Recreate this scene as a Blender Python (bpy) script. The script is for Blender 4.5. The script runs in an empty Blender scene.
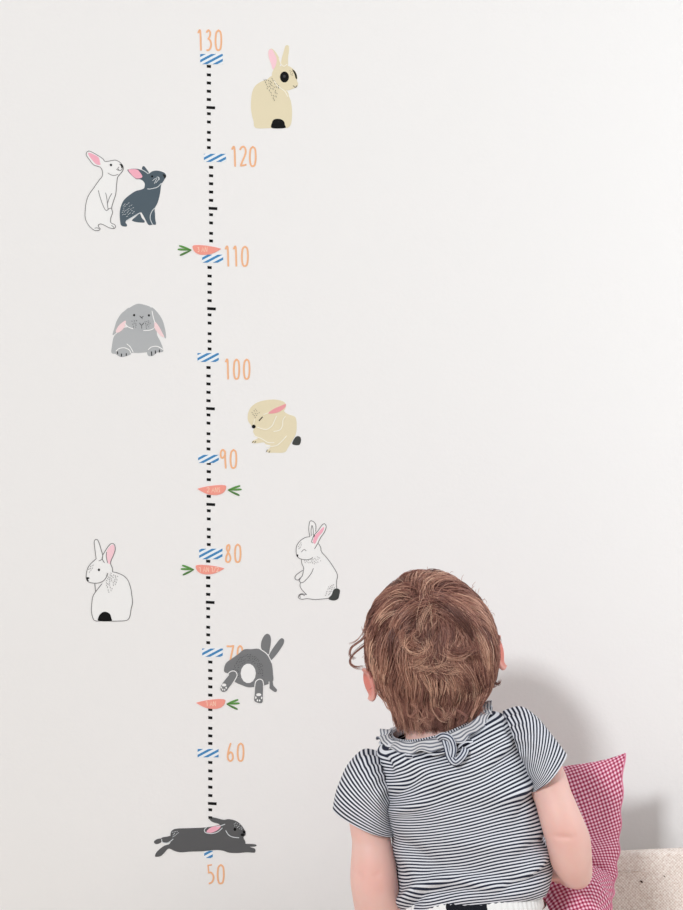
import bpy, bmesh, math, random
import numpy as np
from mathutils import Vector, Matrix, noise
random.seed(7); rng = np.random.default_rng(11)
SC = bpy.context.scene; COL = SC.collection
F = 1305.0; CY = -1.8; CZ = 1.05            # focal length in px, camera distance to the wall, camera height
def P(px, py, Y=0.0):
    d = Y - CY
    return Vector(((px-341.5)*d/F, Y, CZ-(py-455)*d/F))
# ---------------------------------------------------------------- materials
def lin(c):
    return tuple(((v/255+0.055)/1.055)**2.4 if v/255 > 0.04045 else v/255/12.92 for v in c)+(1.0,)
def newmat(name, rgb=(200,200,200), rough=0.7, spec=0.3):
    m = bpy.data.materials.new(name); m.use_nodes = True
    b = m.node_tree.nodes['Principled BSDF']
    b.inputs['Base Color'].default_value = lin(rgb); b.inputs['Roughness'].default_value = rough
    b.inputs['Specular IOR Level'].default_value = spec
    return m
def nd(m, t, **kw):
    n = m.node_tree.nodes.new(t)
    for k, v in kw.items(): setattr(n, k, v)
    return n
def lk(m, a, b): m.node_tree.links.new(a, b)
def bsdf(m): return m.node_tree.nodes['Principled BSDF']
def mth(m, op, a, b=None, c=None):
    n = nd(m, 'ShaderNodeMath', operation=op)
    for i, v in enumerate((a, b, c)):
        if v is None: continue
        if isinstance(v, (int, float)): n.inputs[i].default_value = v
        else: lk(m, v, n.inputs[i])
    return n.outputs[0]
def mixc(m, f, a, b):
    n = nd(m, 'ShaderNodeMix', data_type='RGBA')
    if isinstance(f, (int, float)): n.inputs[0].default_value = f
    else: lk(m, f, n.inputs[0])
    for i, v in ((6, a), (7, b)):
        if isinstance(v, tuple): n.inputs[i].default_value = lin(v)
        else: lk(m, v, n.inputs[i])
    return n.outputs[2]
def noi(m, vec, scale, detail=3, rough=0.5):
    n = nd(m, 'ShaderNodeTexNoise'); n.inputs['Scale'].default_value = scale
    n.inputs['Detail'].default_value = detail; n.inputs['Roughness'].default_value = rough
    if vec is not None: lk(m, vec, n.inputs['Vector'])
    return n.outputs['Fac']
def objco(m): return nd(m, 'ShaderNodeTexCoord').outputs['Object']
def bump(m, h, strength, dist):
    n = nd(m, 'ShaderNodeBump'); n.inputs['Strength'].default_value = strength; n.inputs['Distance'].default_value = dist
    lk(m, h, n.inputs['Height']); lk(m, n.outputs[0], bsdf(m).inputs['Normal'])
def vinyl(name, rgb):
    m = newmat(name, rgb, 0.75, 0.15); return m
INK = {k: vinyl('vinyl_'+k, c) for k, c in dict(
    black=(18,18,18), orange=(242,184,142), blue=(72,138,190), tapewhite=(240,243,245), carrot=(243,158,144),
    leaf=(98,150,78), leafdark=(88,128,72), cream=(248,243,228), tan=(230,218,186), tanlight=(243,232,206), pink=(249,206,214),
    rose=(246,178,194), slate=(84,97,106), grey=(180,182,183), midgrey=(124,125,126), dark=(94,94,95), white=(242,241,239),
    line=(120,118,118), softblack=(40,40,40), lightline=(215,220,222), charcoal=(70,72,70), palepink=(246,215,216), salmon=(235,160,165),
    coal=(62,62,64), lettering=(252,214,190), whisker=(100,100,100)).items()}
# ---------------------------------------------------------------- object helpers
def link_mesh(name, verts, faces, mat, parent=None, smooth=False, at=None):
    me = bpy.data.meshes.new(name); me.from_pydata([tuple(v) for v in verts], [], faces); me.update()
    me.materials.append(mat)
    if smooth: me.polygons.foreach_set('use_smooth', [True]*len(me.polygons))
    o = bpy.data.objects.new(name, me); COL.objects.link(o)
    adopt(o, parent)
    return o
def adopt(o, parent):
    """parents o (its mesh is in world coordinates) to parent without moving it"""
    if parent is None: return
    o.parent = parent
    if parent.type == 'EMPTY': o.location = -parent.location
def tag(o, label=None, cat=None, group=None, kind=None):
    for k, v in (('label', label), ('category', cat), ('group', group), ('kind', kind)):
        if v: o[k] = v
    return o
def root(name, loc, label, cat, group=None):
    o = bpy.data.objects.new(name, None); o.empty_display_size = 0.03; COL.objects.link(o); o.location = loc
    return tag(o, label, cat, group)
# ---------------------------------------------------------------- wall stickers: thin vinyl shapes on the wall
LH = 0.00022
def smooth_loop(pts, n=5, closed=True):
    out = []; N = len(pts); rngi = range(N if closed else N-1)
    for i in rngi:
        if closed: p0, p1, p2, p3 = pts[(i-1)%N], pts[i], pts[(i+1)%N], pts[(i+2)%N]
        else: p0, p1, p2, p3 = pts[max(i-1,0)], pts[i], pts[i+1], pts[min(i+2,N-1)]
        for k in range(n):
            t = k/n
            out.append(tuple(0.5*((2*p1[j])+(-p0[j]+p2[j])*t+(2*p0[j]-5*p1[j]+4*p2[j]-p3[j])*t*t+(-p0[j]+3*p1[j]-3*p2[j]+p3[j])*t**3) for j in (0,1)))
    if not closed: out.append(tuple(pts[-1]))
    return out
class Shape:
    """collects flat vinyl shapes (photo frame coordinates on the wall plane) into one mesh"""
    def __init__(s, level): s.v = []; s.f = []; s.h = LH*level; s.n = 0
    def put(s, x, y, h):
        p = P(x, y); s.v.append((p.x, h, p.z))
    def poly(s, pts):
        n = len(pts); b = len(s.v); s.n += 1; hh = s.h+(s.n % 12)*4e-6
        for h in (-hh, -0.00002):
            for x, y in pts: s.put(x, y, h)
        s.f.append(tuple(range(b, b+n)))
        for i in range(n):
            j = (i+1) % n; s.f.append((b+i, b+j, b+n+j, b+n+i))
    def stroke(s, pts, w):
        n = len(pts); L = []; R = []; s.n += 1; hh = s.h+(s.n % 6)*1.2e-5
        for i in range(n):
            a = pts[max(i-1,0)]; c = pts[min(i+1,n-1)]
            dx, dy = c[0]-a[0], c[1]-a[1]; l = math.hypot(dx, dy) or 1; dx /= l; dy /= l
            e = -w*.3 if i == 0 else w*.3 if i == n-1 else 0
            x, y = pts[i][0]+dx*e, pts[i][1]+dy*e; ww = w/2*(0.8 if i in (0, n-1) else 1)
            L.append((x-dy*ww, y+dx*ww)); R.append((x+dy*ww, y-dx*ww))
        b = len(s.v)
        for i in range(n):
            h = -hh-3e-7*i
            s.put(*L[i], h); s.put(*R[i], h); s.put(*L[i], -.00002); s.put(*R[i], -.00002)
        for i in range(n-1):
            q = b+4*i; s.f += [(q, q+4, q+5, q+1), (q, q+2, q+6, q+4), (q+1, q+5, q+7, q+3)]
        s.f += [(b, b+1, b+3, b+2), (b+4*n-4, b+4*n-2, b+4*n-1, b+4*n-3)]
    def dot(s, x, y, rx, ry=None, n=14):
        ry = ry or rx
        s.poly([(x+rx*math.cos(2*math.pi*k/n), y+ry*math.sin(2*math.pi*k/n)) for k in range(n)])
    def build(s, name, mat, parent): return link_mesh(name, s.v, s.f, mat, parent)
class Sticker:
    def __init__(s, name, label, cat, group, org, scale, base):
        s.ox, s.oy = org; s.k = scale; s.root = root(name, P(*base), label, cat, group); s.root.location.y = 0
    def c(s, p): return (s.ox+p[0]/s.k, s.oy+p[1]/s.k)
    def fill(s, part, mat, loops, level=1, parent=None, label=None):
        out = []
        for l in loops:
            sh = Shape(level); sh.poly(smooth_loop([s.c(p) for p in l])); out.append(sh.build(part, INK[mat], parent or s.root))
        return out if len(out) > 1 else out[0]
    def lines(s, part, mat, ls, w, level=3, parent=None):
        sh = Shape(level); joined = part in ('outline', 'mouth', 'whiskers')
        for k, l in enumerate(ls):
            if not joined: sh = Shape(level)
            sh.stroke(smooth_loop([s.c(p) for p in l], 4, False) if len(l) > 2 else [s.c(p) for p in l], w)
            if not joined: sh.build(part, INK[mat], parent or s.root)
        if joined: return sh.build(part, INK[mat], parent or s.root)
    def dots(s, part, mat, ds, level=3, parent=None):
        for d in ds:
            x, y = s.c(d); sh = Shape(level); sh.dot(x, y, d[2]/s.k, (d[3] if len(d) > 3 else d[2])/s.k); sh.build(part, INK[mat], parent or s.root)
    def specks(s, part, mat, area, n, w=0.45, l=1.3, ang=1.2, level=3, parent=None):
        sh = Shape(level); xs = [p[0] for p in area]; ys = [p[1] for p in area]; got = []; tries = 0
        def inside(x, y):
            c = False; N = len(area)
            for i in range(N):
                x1, y1 = area[i]; x2, y2 = area[i-1]
                if (y1 > y) != (y2 > y) and x < (x2-x1)*(y-y1)/(y2-y1)+x1: c = not c
            return c
        while len(got) < n and tries < 4000:
            tries += 1
            x, y = random.uniform(min(xs), max(xs)), random.uniform(min(ys), max(ys))
            if inside(x, y) and all(math.hypot(x-a, y-b) > 1.75*s.k for a, b in got):
                got.append((x, y)); cx, cy = s.c((x, y)); a = ang+random.uniform(-.35,.35); hl = l*random.uniform(.35,.6)
                sh.stroke([(cx-math.cos(a)*hl, cy-math.sin(a)*hl), (cx+math.cos(a)*hl, cy+math.sin(a)*hl)], w)
        return sh.build(part, INK[mat], parent or s.root)

# --- height numbers
DIG = {
 '0': [[(.5,0),(.15,.12),(.02,.4),(.03,.7),(.2,.95),(.5,1),(.82,.93),(.97,.65),(.97,.35),(.85,.1),(.5,0)]],
 '1': [[(0,.12),(.35,0),(.6,.05),(.7,.35),(.75,.7),(.8,1)]],
 '2': [[(0,.14),(.25,.02),(.6,0),(.85,.12),(.88,.3),(.7,.5),(.4,.72),(.12,.95)],[(.08,.97),(.5,.96),(.95,.92)]],
 '3': [[(.05,.1),(.4,0),(.75,.08),(.78,.22),(.6,.36),(.4,.43)],[(.4,.43),(.75,.5),(.98,.68),(.85,.88),(.5,.99),(.1,1)]],
 '5': [[(.65,0),(.1,.03)],[(.1,.03),(.2,.42)],[(.2,.42),(.6,.42),(.95,.58),(.95,.78),(.7,.94),(.3,1)]],
 '6': [[(.55,0),(.25,.3),(.05,.6),(.05,.85),(.4,1),(.8,.95),(.97,.8),(.85,.58),(.5,.5),(.15,.62)]],
 '7': [[(0,.02),(.5,.03),(1,0)],[(1,0),(.75,.4),(.55,.75),(.4,1)]],
 '8': [[(.62,.02),(.3,.08),(.2,.25),(.45,.42),(.8,.6),(.97,.8),(.75,.96),(.4,1),(.05,.92),(.1,.7),(.4,.5),(.72,.28),(.78,.1),(.62,.02)]],
 '9': [[(.75,.12),(.5,0),(.15,.06),(.02,.25),(.15,.42),(.5,.42),(.8,.25),(.78,.08)],[(.78,.08),(.82,.5),(.92,1)]],
}
WORDS_N = {'130':'topmost of the chart','120':'just above the bunny pair','110':'beside the highest carrot','100':'well clear of its striped tape',
           '90':'touching its striped tape','80':'above the carrot marked 1 AN 1/2','70':'half hidden by the tumbling grey rabbit','60':'below the lowest carrot','50':'under the running rabbit'}
def number(txt, boxes, y0, y1):
    cx = (boxes[0][0]+boxes[-1][1])/2
    r = root('height_number', P(cx, y1), f'pale orange number {txt} on the wall, {WORDS_N[txt]}', 'wall sticker', 'height numbers on the wall')
    r.location.y = 0
    for ch, (a, b) in zip(txt, boxes):
        sh = Shape(2.1)
        for st in DIG[ch]:
            pts = [(a+.8+(b-a-1.6)*x, y0+.8+(y1-y0-1.6)*y) for x, y in st]
            sh.stroke(smooth_loop(pts, 5, False) if len(pts) > 2 else pts, 1.75)
        sh.build('digit', INK['orange'], r)
number('130', [(197.5,202.4),(205.6,212),(214.7,222.2)], 29.5, 51)
number('120', [(231.3,236.7),(239.3,247.2),(249,256.6)], 146, 167)
number('110', [(224.8,229.8),(233,237.8),(241,248.8)], 245.7, 266.8)
number('100', [(225,229.5),(233,240.1),(243,250.4)], 358.6, 379.7)
number('90', [(219.7,227),(229.7,237.2)], 449, 468.8)
number('80', [(225,231.4),(234.1,241.4)], 543.6, 562.9)
number('70', [(226.3,234.2),(236.6,243.4)], 645, 664.5)
number('60', [(226.8,233.9),(236.8,244.4)], 742.6, 761.7)
number('50', [(206.6,214.4),(216.8,224.7)], 864, 884.2)

# --- strips of tick marks
def ticks(where, ys, longs, x, lx, w=4.3):
    r = root('ruler_tick_strip', P(x, ys[-1]), f'column of small black measuring ticks running {where}', 'wall sticker', 'black tick strips of the height chart')
    r.location.y = 0
    for i, y in enumerate(sorted(ys+longs)):
        sh = Shape(1.2); long = y in longs
        if long: a, b, h, sl = lx, lx+8.8, 1.4, .5
        else:
            narrow = longs and y > longs[0]; a, b, h, sl = x-(w*.45 if narrow else w/2), x+(w*.45 if narrow else w/2), 1.4, .35
        sh.poly([(a, y-h-sl*.4), (b, y-h+sl*.6), (b-.15, y+h+sl*.6), (a+.1, y+h-sl*.4)])
        sh.build('long_tick' if long else 'tick', INK['black'], r)
ticks('from 130 down to 120', [66.4,74.9,83,91.3,99.5,113.7,122,132.4,140,147.6], [107.6], 208.9, 206.4)
ticks('from 120 down to 110', [167.3,175.7,183.7,192,200.3,214.7,222.9,233.3,240.9], [208.4], 211.1, 208.6)
ticks('from 110 down to 100', [267.5,276,283.9,292.3,300.6,314.8,323.1,333.7,341.3,348.9], [308.7], 209.6, 207.1)
ticks('from 100 down to 90', [367.5,375.9,383.9,392.3,400.7,414.9,423.1,433.7,441.3,448.9], [408.6], 208.5, 206.1)
ticks('from 90 down to 80', [463.4,471.6,479.6,496.3,510.7,518.9,529.3,536.9,544.5], [504.4], 208.8, 206.4)
ticks('from 80 down to 70', [561.2,577.6,585.9,594.3,608.5,616.8,627.2,634.8,642.6], [602.3], 208.2, 205.8)
ticks('from 70 down to 60', [662,670.5,678.4,686.8,695.1,709.5,717.7,728.2,735.8,743.4], [], 210.3, 208)
ticks('from 60 down to the running rabbit', [762.4,770.9,778.8,787.1,795.5,809.7,817.6], [803.5], 210.3, 207.9)

# --- striped tape dashes at every ten centimetres
def clip(poly, box):
    x0, y0, x1, y1 = box
    for ax, lim, sg in ((0,x0,1),(0,x1,-1),(1,y0,1),(1,y1,-1)):
        out = []
        for i in range(len(poly)):
            a, b = poly[i-1], poly[i]; da, db = (a[ax]-lim)*sg, (b[ax]-lim)*sg
            if (da >= 0) != (db >= 0):
                t = da/(da-db); out.append((a[0]+(b[0]-a[0])*t, a[1]+(b[1]-a[1])*t))
            if db >= 0: out.append(b)
        poly = out
        if len(poly) < 3: return None
    return poly
def tape(where, box, ph, slope=.53, period=10.2, wid=4.9, tall=0):
    x0, y0, x1, y1 = box
    r = root('striped_tape', P((x0+x1)/2, y1), f'short blue and white striped tape dash {where}', 'wall sticker', 'blue striped dashes on the height chart')
    r.location.y = 0
    sh = Shape(1.6); rr = 1.2
    sh.poly([(x0+rr,y0),(x1-rr,y0),(x1,y0+rr),(x1,y1-rr),(x1-rr,y1),(x0+rr,y1),(x0,y1-rr),(x0,y0+rr)]); sh.build('backing', INK['tapewhite'], r)
    st = Shape(2.2)
    for k in range(-4, 6):
        c = x0+ph+k*period; H = y1-y0; dx = H/slope
        pl = clip([(c, y1+.01), (c+dx, y0-.01), (c+dx+wid, y0-.01), (c+wid, y1+.01)], (x0+.2, y0+.1, x1-.2, y1-.1))
        if pl: st.poly(pl)
    st.build('stripes', INK['blue'], r)
tape('directly under number 130', (200,54,223,64.4), 2)
tape('beside number 120', (203.7,153.8,226.2,162), 2)
tape('under the highest carrot', (202,254.6,223.4,262.8), 0.5)
tape('near number 100', (197.3,353,219,362), 3)
tape('touching number 90', (198,454.7,219,463), .5)
tape('between number 80 and a carrot', (199,548.6,222.7,559.3), 3)
tape('beside the half hidden number 70', (202,648.4,223,656.8), 3)
tape('before number 60', (197.4,748.8,218.8,757.3), 5.5)
tape('peeking out above number 50', (204,850.6,213,858), 1.5)

# --- carrots
TXT = {'A': [[(0,1),(.5,0),(1,1)],[(.25,.62),(.75,.62)]], 'N': [[(0,1),(.1,0)],[(.1,0),(.85,1)],[(.85,1),(.95,0)]],
       'S': [[(.9,.1),(.4,0),(.1,.25),(.8,.6),(.75,.95),(.1,.95)]], '1': DIG['1'], '2': DIG['2'], '3': DIG['3'], '/': [[(1,0),(0,1)]]}
def carrot(txt, where, blunt_left, x0, x1, y0, y1, lx0, lx1, text_x, text_y):
    r = root('carrot_sticker', P((x0+x1)/2, y1), f'small salmon carrot sticker reading {txt.replace("|"," ")}, {where}', 'wall sticker', 'carrots marking ages on the chart')
    r.location.y = 0
    pr = [(0,.18),(.04,.04),(.2,0),(.45,.05),(.75,.18),(1,.36),(.98,.46),(.8,.75),(.6,.95),(.35,1),(.15,.85),(.04,.55)]
    if not blunt_left: pr = [(1-a, b) for a, b in pr]
    sh = Shape(3.4); sh.poly(smooth_loop([(x0+(x1-x0)*a, y0+(y1-y0)*b) for a, b in pr])); sh.build('carrot_root', INK['carrot'], r)
    ym = y0+(y1-y0)*.5
    tip, far = (lx1, lx0) if blunt_left else (lx0, lx1)
    for k, (fx, dy0) in enumerate(((.9,-4.1),(1,-.6),(.85,5.2))):
        ex = tip+(far-tip)*fx; ey = ym+dy0; dx, dy = ex-tip, ey-ym; l = math.hypot(dx, dy); nx, ny = -dy/l*.95, dx/l*.95
        l2 = Shape(2.6); l2.poly(smooth_loop([(tip,ym),(tip+dx*.5+nx,ym+dy*.5+ny),(ex+nx*.8,ey+ny*.8),(ex-nx*.8,ey-ny*.8),(tip+dx*.5-nx,ym+dy*.5-ny)],3))
        l2.build('leaf', INK['leaf' if k < 2 else 'leafdark'], r)
    tx = text_x; tt = Shape(4.0)
    for ch in txt.replace('|', ' '):
        if ch == ' ': tx += 1.6; continue
        w = 1.7 if ch in '13/S' else 2.5; h = 4.6
        for st in TXT[ch]:
            tt.stroke([(tx+w*a, text_y+h*b) for a, b in st], .62)
        tx += w+.75
    tt.build('lettering', INK['lettering'], r)
carrot('3 AN', 'leafy end outward, above the tape beside number 110', True, 192.6,220.5,245.1,254.9, 178.4,191.8, 197.6, 247.2)
carrot('2 ANS', 'between numbers 90 and 80', False, 198,226.2,485,495, 227.5,241, 207, 487.6)
carrot('1 AN 1/2', 'just below number 80', True, 195.7,223.8,564.8,574.3, 181.4,194.2, 199.2, 567.2)
carrot('1 AN', 'lowest carrot, under the tumbling rabbit', False, 196.8,225.3,699,708.8, 226.2,239, 206, 701.3)

# --- rabbits
G = None
# 1 tan rabbit with black eye patch
s = Sticker('rabbit_sticker', 'beige rabbit sticker seen from behind with a black eye patch, highest rabbit on the wall', 'wall sticker', G, (230,30), 7.58, (272,128))
s.fill('far_ear','tan',[[(388,258),(392,215),(405,170),(418,125),(432,115),(446,122),(447,160),(440,210),(437,272),(400,280)]],1)
s.fill('body','tan',[[(195,742),(178,690),(165,640),(158,580),(162,510),(172,460),(195,420),(235,392),(280,375),(320,350),(370,395),(410,440),(440,475),(446,500),(462,545),(470,610),(468,680),(460,718),(440,740),(415,742),(300,744)]],1.3)
s.fill('head','tan',[[(318,350),(325,310),(350,285),(390,272),(430,270),(465,285),(495,315),(510,355),(507,385),(516,405),(508,430),(485,442),(450,454),(420,454),(390,440),(360,420),(335,390)]],1.8)
e = s.fill('ear','tan',[[(292,160),(303,145),(320,143),(340,160),(360,190),(374,215),(380,250),(372,280),(345,296),(325,290),(305,240),(292,200)]],2.0)
s.fill('inner_ear','pink',[[(292,165),(303,148),(322,152),(338,180),(353,215),(352,250),(340,285),(324,297),(310,250),(295,210)]],2.6,e)
s.lines('fur_line','cream',[[(335,385),(355,418),(385,442),(415,465),(438,505)],[(372,215),(383,250),(398,270),(412,275),(432,260)],[(425,462),(450,458)]],.75)
s.fill('tail','black',[[(318,743),(318,705),(330,682),(355,674),(385,677),(408,692),(416,720),(416,743)]],2.4)
s.dots('eye_patch','black',[(413,357,34,42)],2.6); s.dots('eye','coal',[(412,352,11,11)],3)
s.fill('nose_patch','black',[[(474,303),(490,312),(505,340),(508,372),(497,365),(490,338)]],2.6)
s.lines('mouth','softblack',[[(478,422),(495,436),(507,422)]],.55)
s.specks('speckles','softblack',[(255,380),(325,358),(372,430),(360,490),(335,535),(300,480),(262,410)],34)
s.specks('brow_speckles','softblack',[(450,300),(475,298),(485,345),(465,345)],8,.4,1.0)
# 2 white standing
s = Sticker('rabbit_sticker', 'white outlined rabbit sticker standing upright behind the slate grey one', 'wall sticker', G, (75,140), 6.83, (100,231))
con = [(330,185),(322,168),(300,148),(275,138),(245,142),(207,147),(190,128),(160,108),(120,85),(95,76),(80,85),(78,105),(95,130),(125,168),(155,180),(175,188),(188,215),(186,248),(165,275),(130,325),(95,375),(78,420),(70,480),(70,530),(85,570),(110,600),(135,617),(160,618),(172,607),(160,592),(162,578),(180,574),(210,587),(235,600),(265,605),(277,592),(270,577),(255,572),(243,560),(245,530),(257,495),(250,466),(262,420),(278,370),(283,320),(288,270),(294,250),(315,225),(328,205)]
s.fill('body','white',[con],1)
s.lines('outline','line',[con+[con[0]]],.62,2)
s.lines('contour_line','line',[[(225,225),(245,238),(270,242),(295,235)],[(160,345),(170,385),(185,430),(200,465),(215,482),(235,468),(250,466)],[(210,362),(218,400),(222,440),(226,472)],[(252,365),(235,395),(222,435)],[(283,200),(300,208),(318,205),(325,185)],[(135,603),(150,600),(165,606)],[(250,585),(260,590),(265,600)],[(300,185),(292,195),(300,203)]],.6,2)
s.fill('inner_ear','rose',[[(90,88),(120,95),(160,118),(170,150),(172,170),(145,165),(120,140),(98,112)]],2)
s.dots('eye','black',[(246,171,8,8)]); s.fill('nose','black',[[(304,164),(322,168),(328,182),(318,192),(314,178)]],2.6)
# 3 slate
s = Sticker('rabbit_sticker', 'slate grey rabbit sticker sitting with raised nose beside the white standing rabbit', 'wall sticker', G, (118,160), 12.63, (141,226))
s.fill('far_ear','slate',[[(303,115),(310,85),(328,78),(350,100),(388,155),(378,172),(340,145)]],1)
s.fill('hind_foot','slate',[[(180,755),(220,720),(270,680),(285,690),(300,730),(335,770),(330,790),(280,790),(220,782),(180,768)]],1)
s.fill('body','slate',[[(608,205),(595,170),(560,150),(520,138),(470,135),(425,148),(385,175),(340,150),(290,125),(240,112),(180,112),(130,120),(120,130),(145,165),(190,210),(230,240),(275,243),(310,260),(335,290),(338,330),(325,360),(280,378),(220,395),(150,440),(90,490),(55,540),(28,620),(22,700),(28,780),(40,825),(75,840),(110,838),(112,815),(95,790),(105,770),(160,735),(220,700),(285,662),(310,685),(340,740),(370,800),(392,822),(425,820),(450,816),(472,818),(480,800),(470,740),(468,680),(465,610),(500,540),(525,450),(538,370),(545,310),(565,280),(590,240)]],1.5)
s.fill('inner_ear','rose',[[(130,126),(160,117),(240,120),(285,165),(308,210),(290,228),(235,234),(190,205),(150,160)]],2)
s.lines('fur_line','lightline',[[(298,122),(340,143),(380,175)],[(372,365),(400,368),(450,358),(490,348),(520,325),(548,295)],[(465,608),(435,640),(412,690),(408,740),(425,790),(440,815)],[(284,664),(220,700),(105,768)]],.7)
s.lines('whiskers','lightline',[[(438,262),(462,242),(485,230)],[(458,300),(475,265),(492,235)],[(478,292),(512,245),(505,215),(490,220)],[(512,215),(524,235),(518,255)]],.5)
s.dots('eye','black',[(432,208,13,13)]); s.fill('nose','softblack',[[(565,182),(590,185),(608,205),(592,232),(578,210)]],2.6)
s.specks('speckles','lightline',[(70,560),(150,530),(210,600),(200,670),(90,735),(50,690)],26,.45,1.4,-.5)
# 4 grey lop
s = Sticker('rabbit_sticker', 'light grey lop eared rabbit sticker lying front on with paws out', 'wall sticker', G, (100,290), 8.54, (138,356))
s.fill('body','grey',[[(98,535),(102,480),(118,400),(150,365),(200,325),(330,310),(465,325),(490,390),(520,450),(540,520),(500,532),(400,532),(330,538),(285,537),(180,545),(130,545)]],1)
s.fill('ear','grey',[[(108,382),(125,320),(145,260),(180,205),(215,175),(250,152),(262,200),(235,260),(185,310),(130,372)],[(440,148),(490,190),(530,250),(550,310),(563,380),(558,414),(525,360),(480,290),(448,220)]],1.3)
s.fill('inner_ear','palepink',[[(135,355),(160,305),(215,262),(220,288),(200,330),(160,362)],[(466,268),(500,305),(532,365),(550,402),(520,392),(484,352),(466,320)]],2)
s.fill('head','grey',[[(215,285),(212,200),(245,158),(300,125),(335,118),(385,128),(435,150),(452,200),(466,260),(460,320),(430,342),(370,346),(280,335),(235,312)]],1.7)
s.fill('paw','grey',[[(130,535),(150,508),(195,499),(240,508),(265,538),(250,555),(185,573),(140,552)],[(403,535),(420,502),(470,487),(515,492),(540,517),(530,528),(490,532),(455,560),(415,563)]],1.7)
s.lines('fur_line','white',[[(138,522),(165,500),(210,494),(250,512),(264,540)],[(230,462),(258,485),(284,532)],[(412,510),(440,487),(490,482),(538,508)],[(213,285),(240,315),(285,332)],[(372,346),(420,345),(458,330)],[(445,180),(455,230),(470,282)]],.85)
s.lines('claw','softblack',[[(150,528),(151,545)],[(184,546),(184,566)],[(225,543),(225,560)],[(440,528),(442,560)],[(473,520),(474,541)],[(508,512),(508,530)]],1.2)
s.dots('eye','black',[(292,215,9,10),(418,217,9,10)])
s.lines('mouth','softblack',[[(338,282),(355,300),(374,282)],[(355,300),(357,328)],[(340,222),(355,236),(370,224)],[(348,228),(362,246)]],.5)
s.specks('speckles','softblack',[(272,265),(315,258),(318,320),(285,332)],10,.4,1.0); s.specks('speckles','softblack',[(382,268),(428,258),(432,318),(395,330)],11,.4,1.0)
# 5 tan crouching
s = Sticker('rabbit_sticker', 'beige crouching rabbit sticker with closed eye and dark tail, beside number 90', 'wall sticker', G, (235,385), 8.54, (275,453))
s.fill('body','tan',[[(110,300),(112,240),(140,185),(200,145),(280,127),(350,125),(410,140),(435,165),(430,200),(420,225),(460,252),(510,270),(525,310),(526,380),(515,430),(480,490),(450,540),(420,576),(320,578),(285,577),(268,562),(300,535),(300,515),(262,505),(245,490),(190,497),(148,495),(150,478),(195,455),(175,435),(155,400),(160,370),(135,340)]],1)
s.fill('inner_ear','salmon',[[(283,241),(330,205),(380,183),(432,163),(428,190),(390,222),(340,241)]],2)
s.lines('fur_line','cream',[[(245,252),(285,237)],[(355,265),(335,310),(315,350),(262,380),(185,358)],[(430,268),(410,300),(405,350),(380,385),(330,397)],[(440,435),(400,480),(350,518),(270,528)],[(162,432),(230,460),(280,490),(335,492)],[(166,295),(160,335)]],.85)
s.fill('tail','charcoal',[[(490,505),(505,460),(530,437),(558,445),(563,480),(545,513)]],1.6)
s.dots('nose','black',[(160,355,17,16)]); s.lines('eye','softblack',[[(206,304),(234,274)]],1.1)
s.lines('claw','softblack',[[(148,492),(158,480)],[(168,493),(178,481)],[(268,570),(276,553)],[(290,577),(299,562)]],.6)
s.specks('speckles','softblack',[(145,235),(175,205),(215,230),(180,280),(155,270)],16,.4,1.0,.8)
# 6 white sitting seen from behind
s = Sticker('rabbit_sticker', 'white outlined rabbit sticker with black tail and pale pink ear, seen from behind', 'wall sticker', G, (75,530), 9.1, (112,621))
bd = [(342,380),(390,392),(440,415),(480,455),(505,520),(515,580),(523,660),(510,720),(498,790),(470,822),(400,828),(330,829),(260,826),(185,826),(160,790),(150,730),(155,650),(165,600),(190,560),(245,490)]
l_ear = [(193,262),(188,230),(180,160),(175,110),(185,88),(205,90),(222,125),(238,180),(252,230),(245,265),(218,280)]
hd = [(193,262),(150,300),(120,340),(105,390),(103,440),(120,470),(160,482),(210,482),(255,465),(285,430),(298,395)]
r_ear = [(255,225),(285,175),(310,140),(335,122),(360,135),(366,180),(350,230),(328,280),(325,310),(340,345),(342,380)]
s.fill('body','white',[bd+[(285,430)]],1); s.fill('head','white',[hd+[(342,380),(325,310),(245,265)]],1.2); s.fill('ear','white',[l_ear,r_ear[:8]+[(265,295)]],1.3)
s.lines('outline','line',[bd,l_ear,hd,r_ear,[(255,225),(248,262),(268,297)],[(180,487),(183,520),(187,558)],[(289,200),(285,240),(296,298)]],.68,2.2)
s.fill('inner_ear','pink',[[(290,192),(310,157),(340,132),(360,150),(357,200),(335,260),(322,306),(302,300),(290,240)]],2)
s.dots('eye','softblack',[(218,362,10,12)]); s.fill('nose','softblack',[[(103,432),(125,430),(132,440),(118,450),(128,462),(112,462)]],2.6)
s.fill('tail','black',[[(215,826),(218,785),(235,760),(260,745),(290,747),(318,765),(330,800),(328,828)]],2.6)
s.specks('speckles','line',[(285,395),(330,385),(400,420),(365,500),(310,580),(280,480)],36,.5,1.2)
s.specks('brow_speckles','line',[(125,345),(160,312),(172,335),(130,390)],10,.5,1.2,-.5)
# 7 white side
s = Sticker('rabbit_sticker', 'white outlined rabbit sticker sitting in profile with dark fluffy tail, just above the child', 'wall sticker', G, (280,510), 9.1, (318,600))
hd = [(272,243),(230,250),(185,280),(152,325),(147,380),(155,415),(180,442),(230,452),(270,448),(298,432)]
le = [(272,243),(262,180),(268,115),(282,98),(310,110),(326,140),(325,195)]
re = [(285,290),(310,230),(345,190),(380,140),(405,125),(420,150),(405,200),(370,250),(340,310),(315,352)]
bk = [(350,305),(370,340),(378,380),(430,440),(480,510),(515,570),(523,600),(515,650),(515,712)]
bot = [(440,803),(380,810),(310,814),(250,806),(200,812),(170,800),(170,780),(192,762),(242,770)]
bel = [(242,770),(200,725),(182,690),(188,658)]
ch = [(195,452),(200,490),(215,525),(212,560),(202,600),(180,622)]
s.fill('body','white',[bk+bot+[(200,725),(182,690),(190,640),(212,560),(215,525),(195,452),(260,400)]],1)
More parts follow.
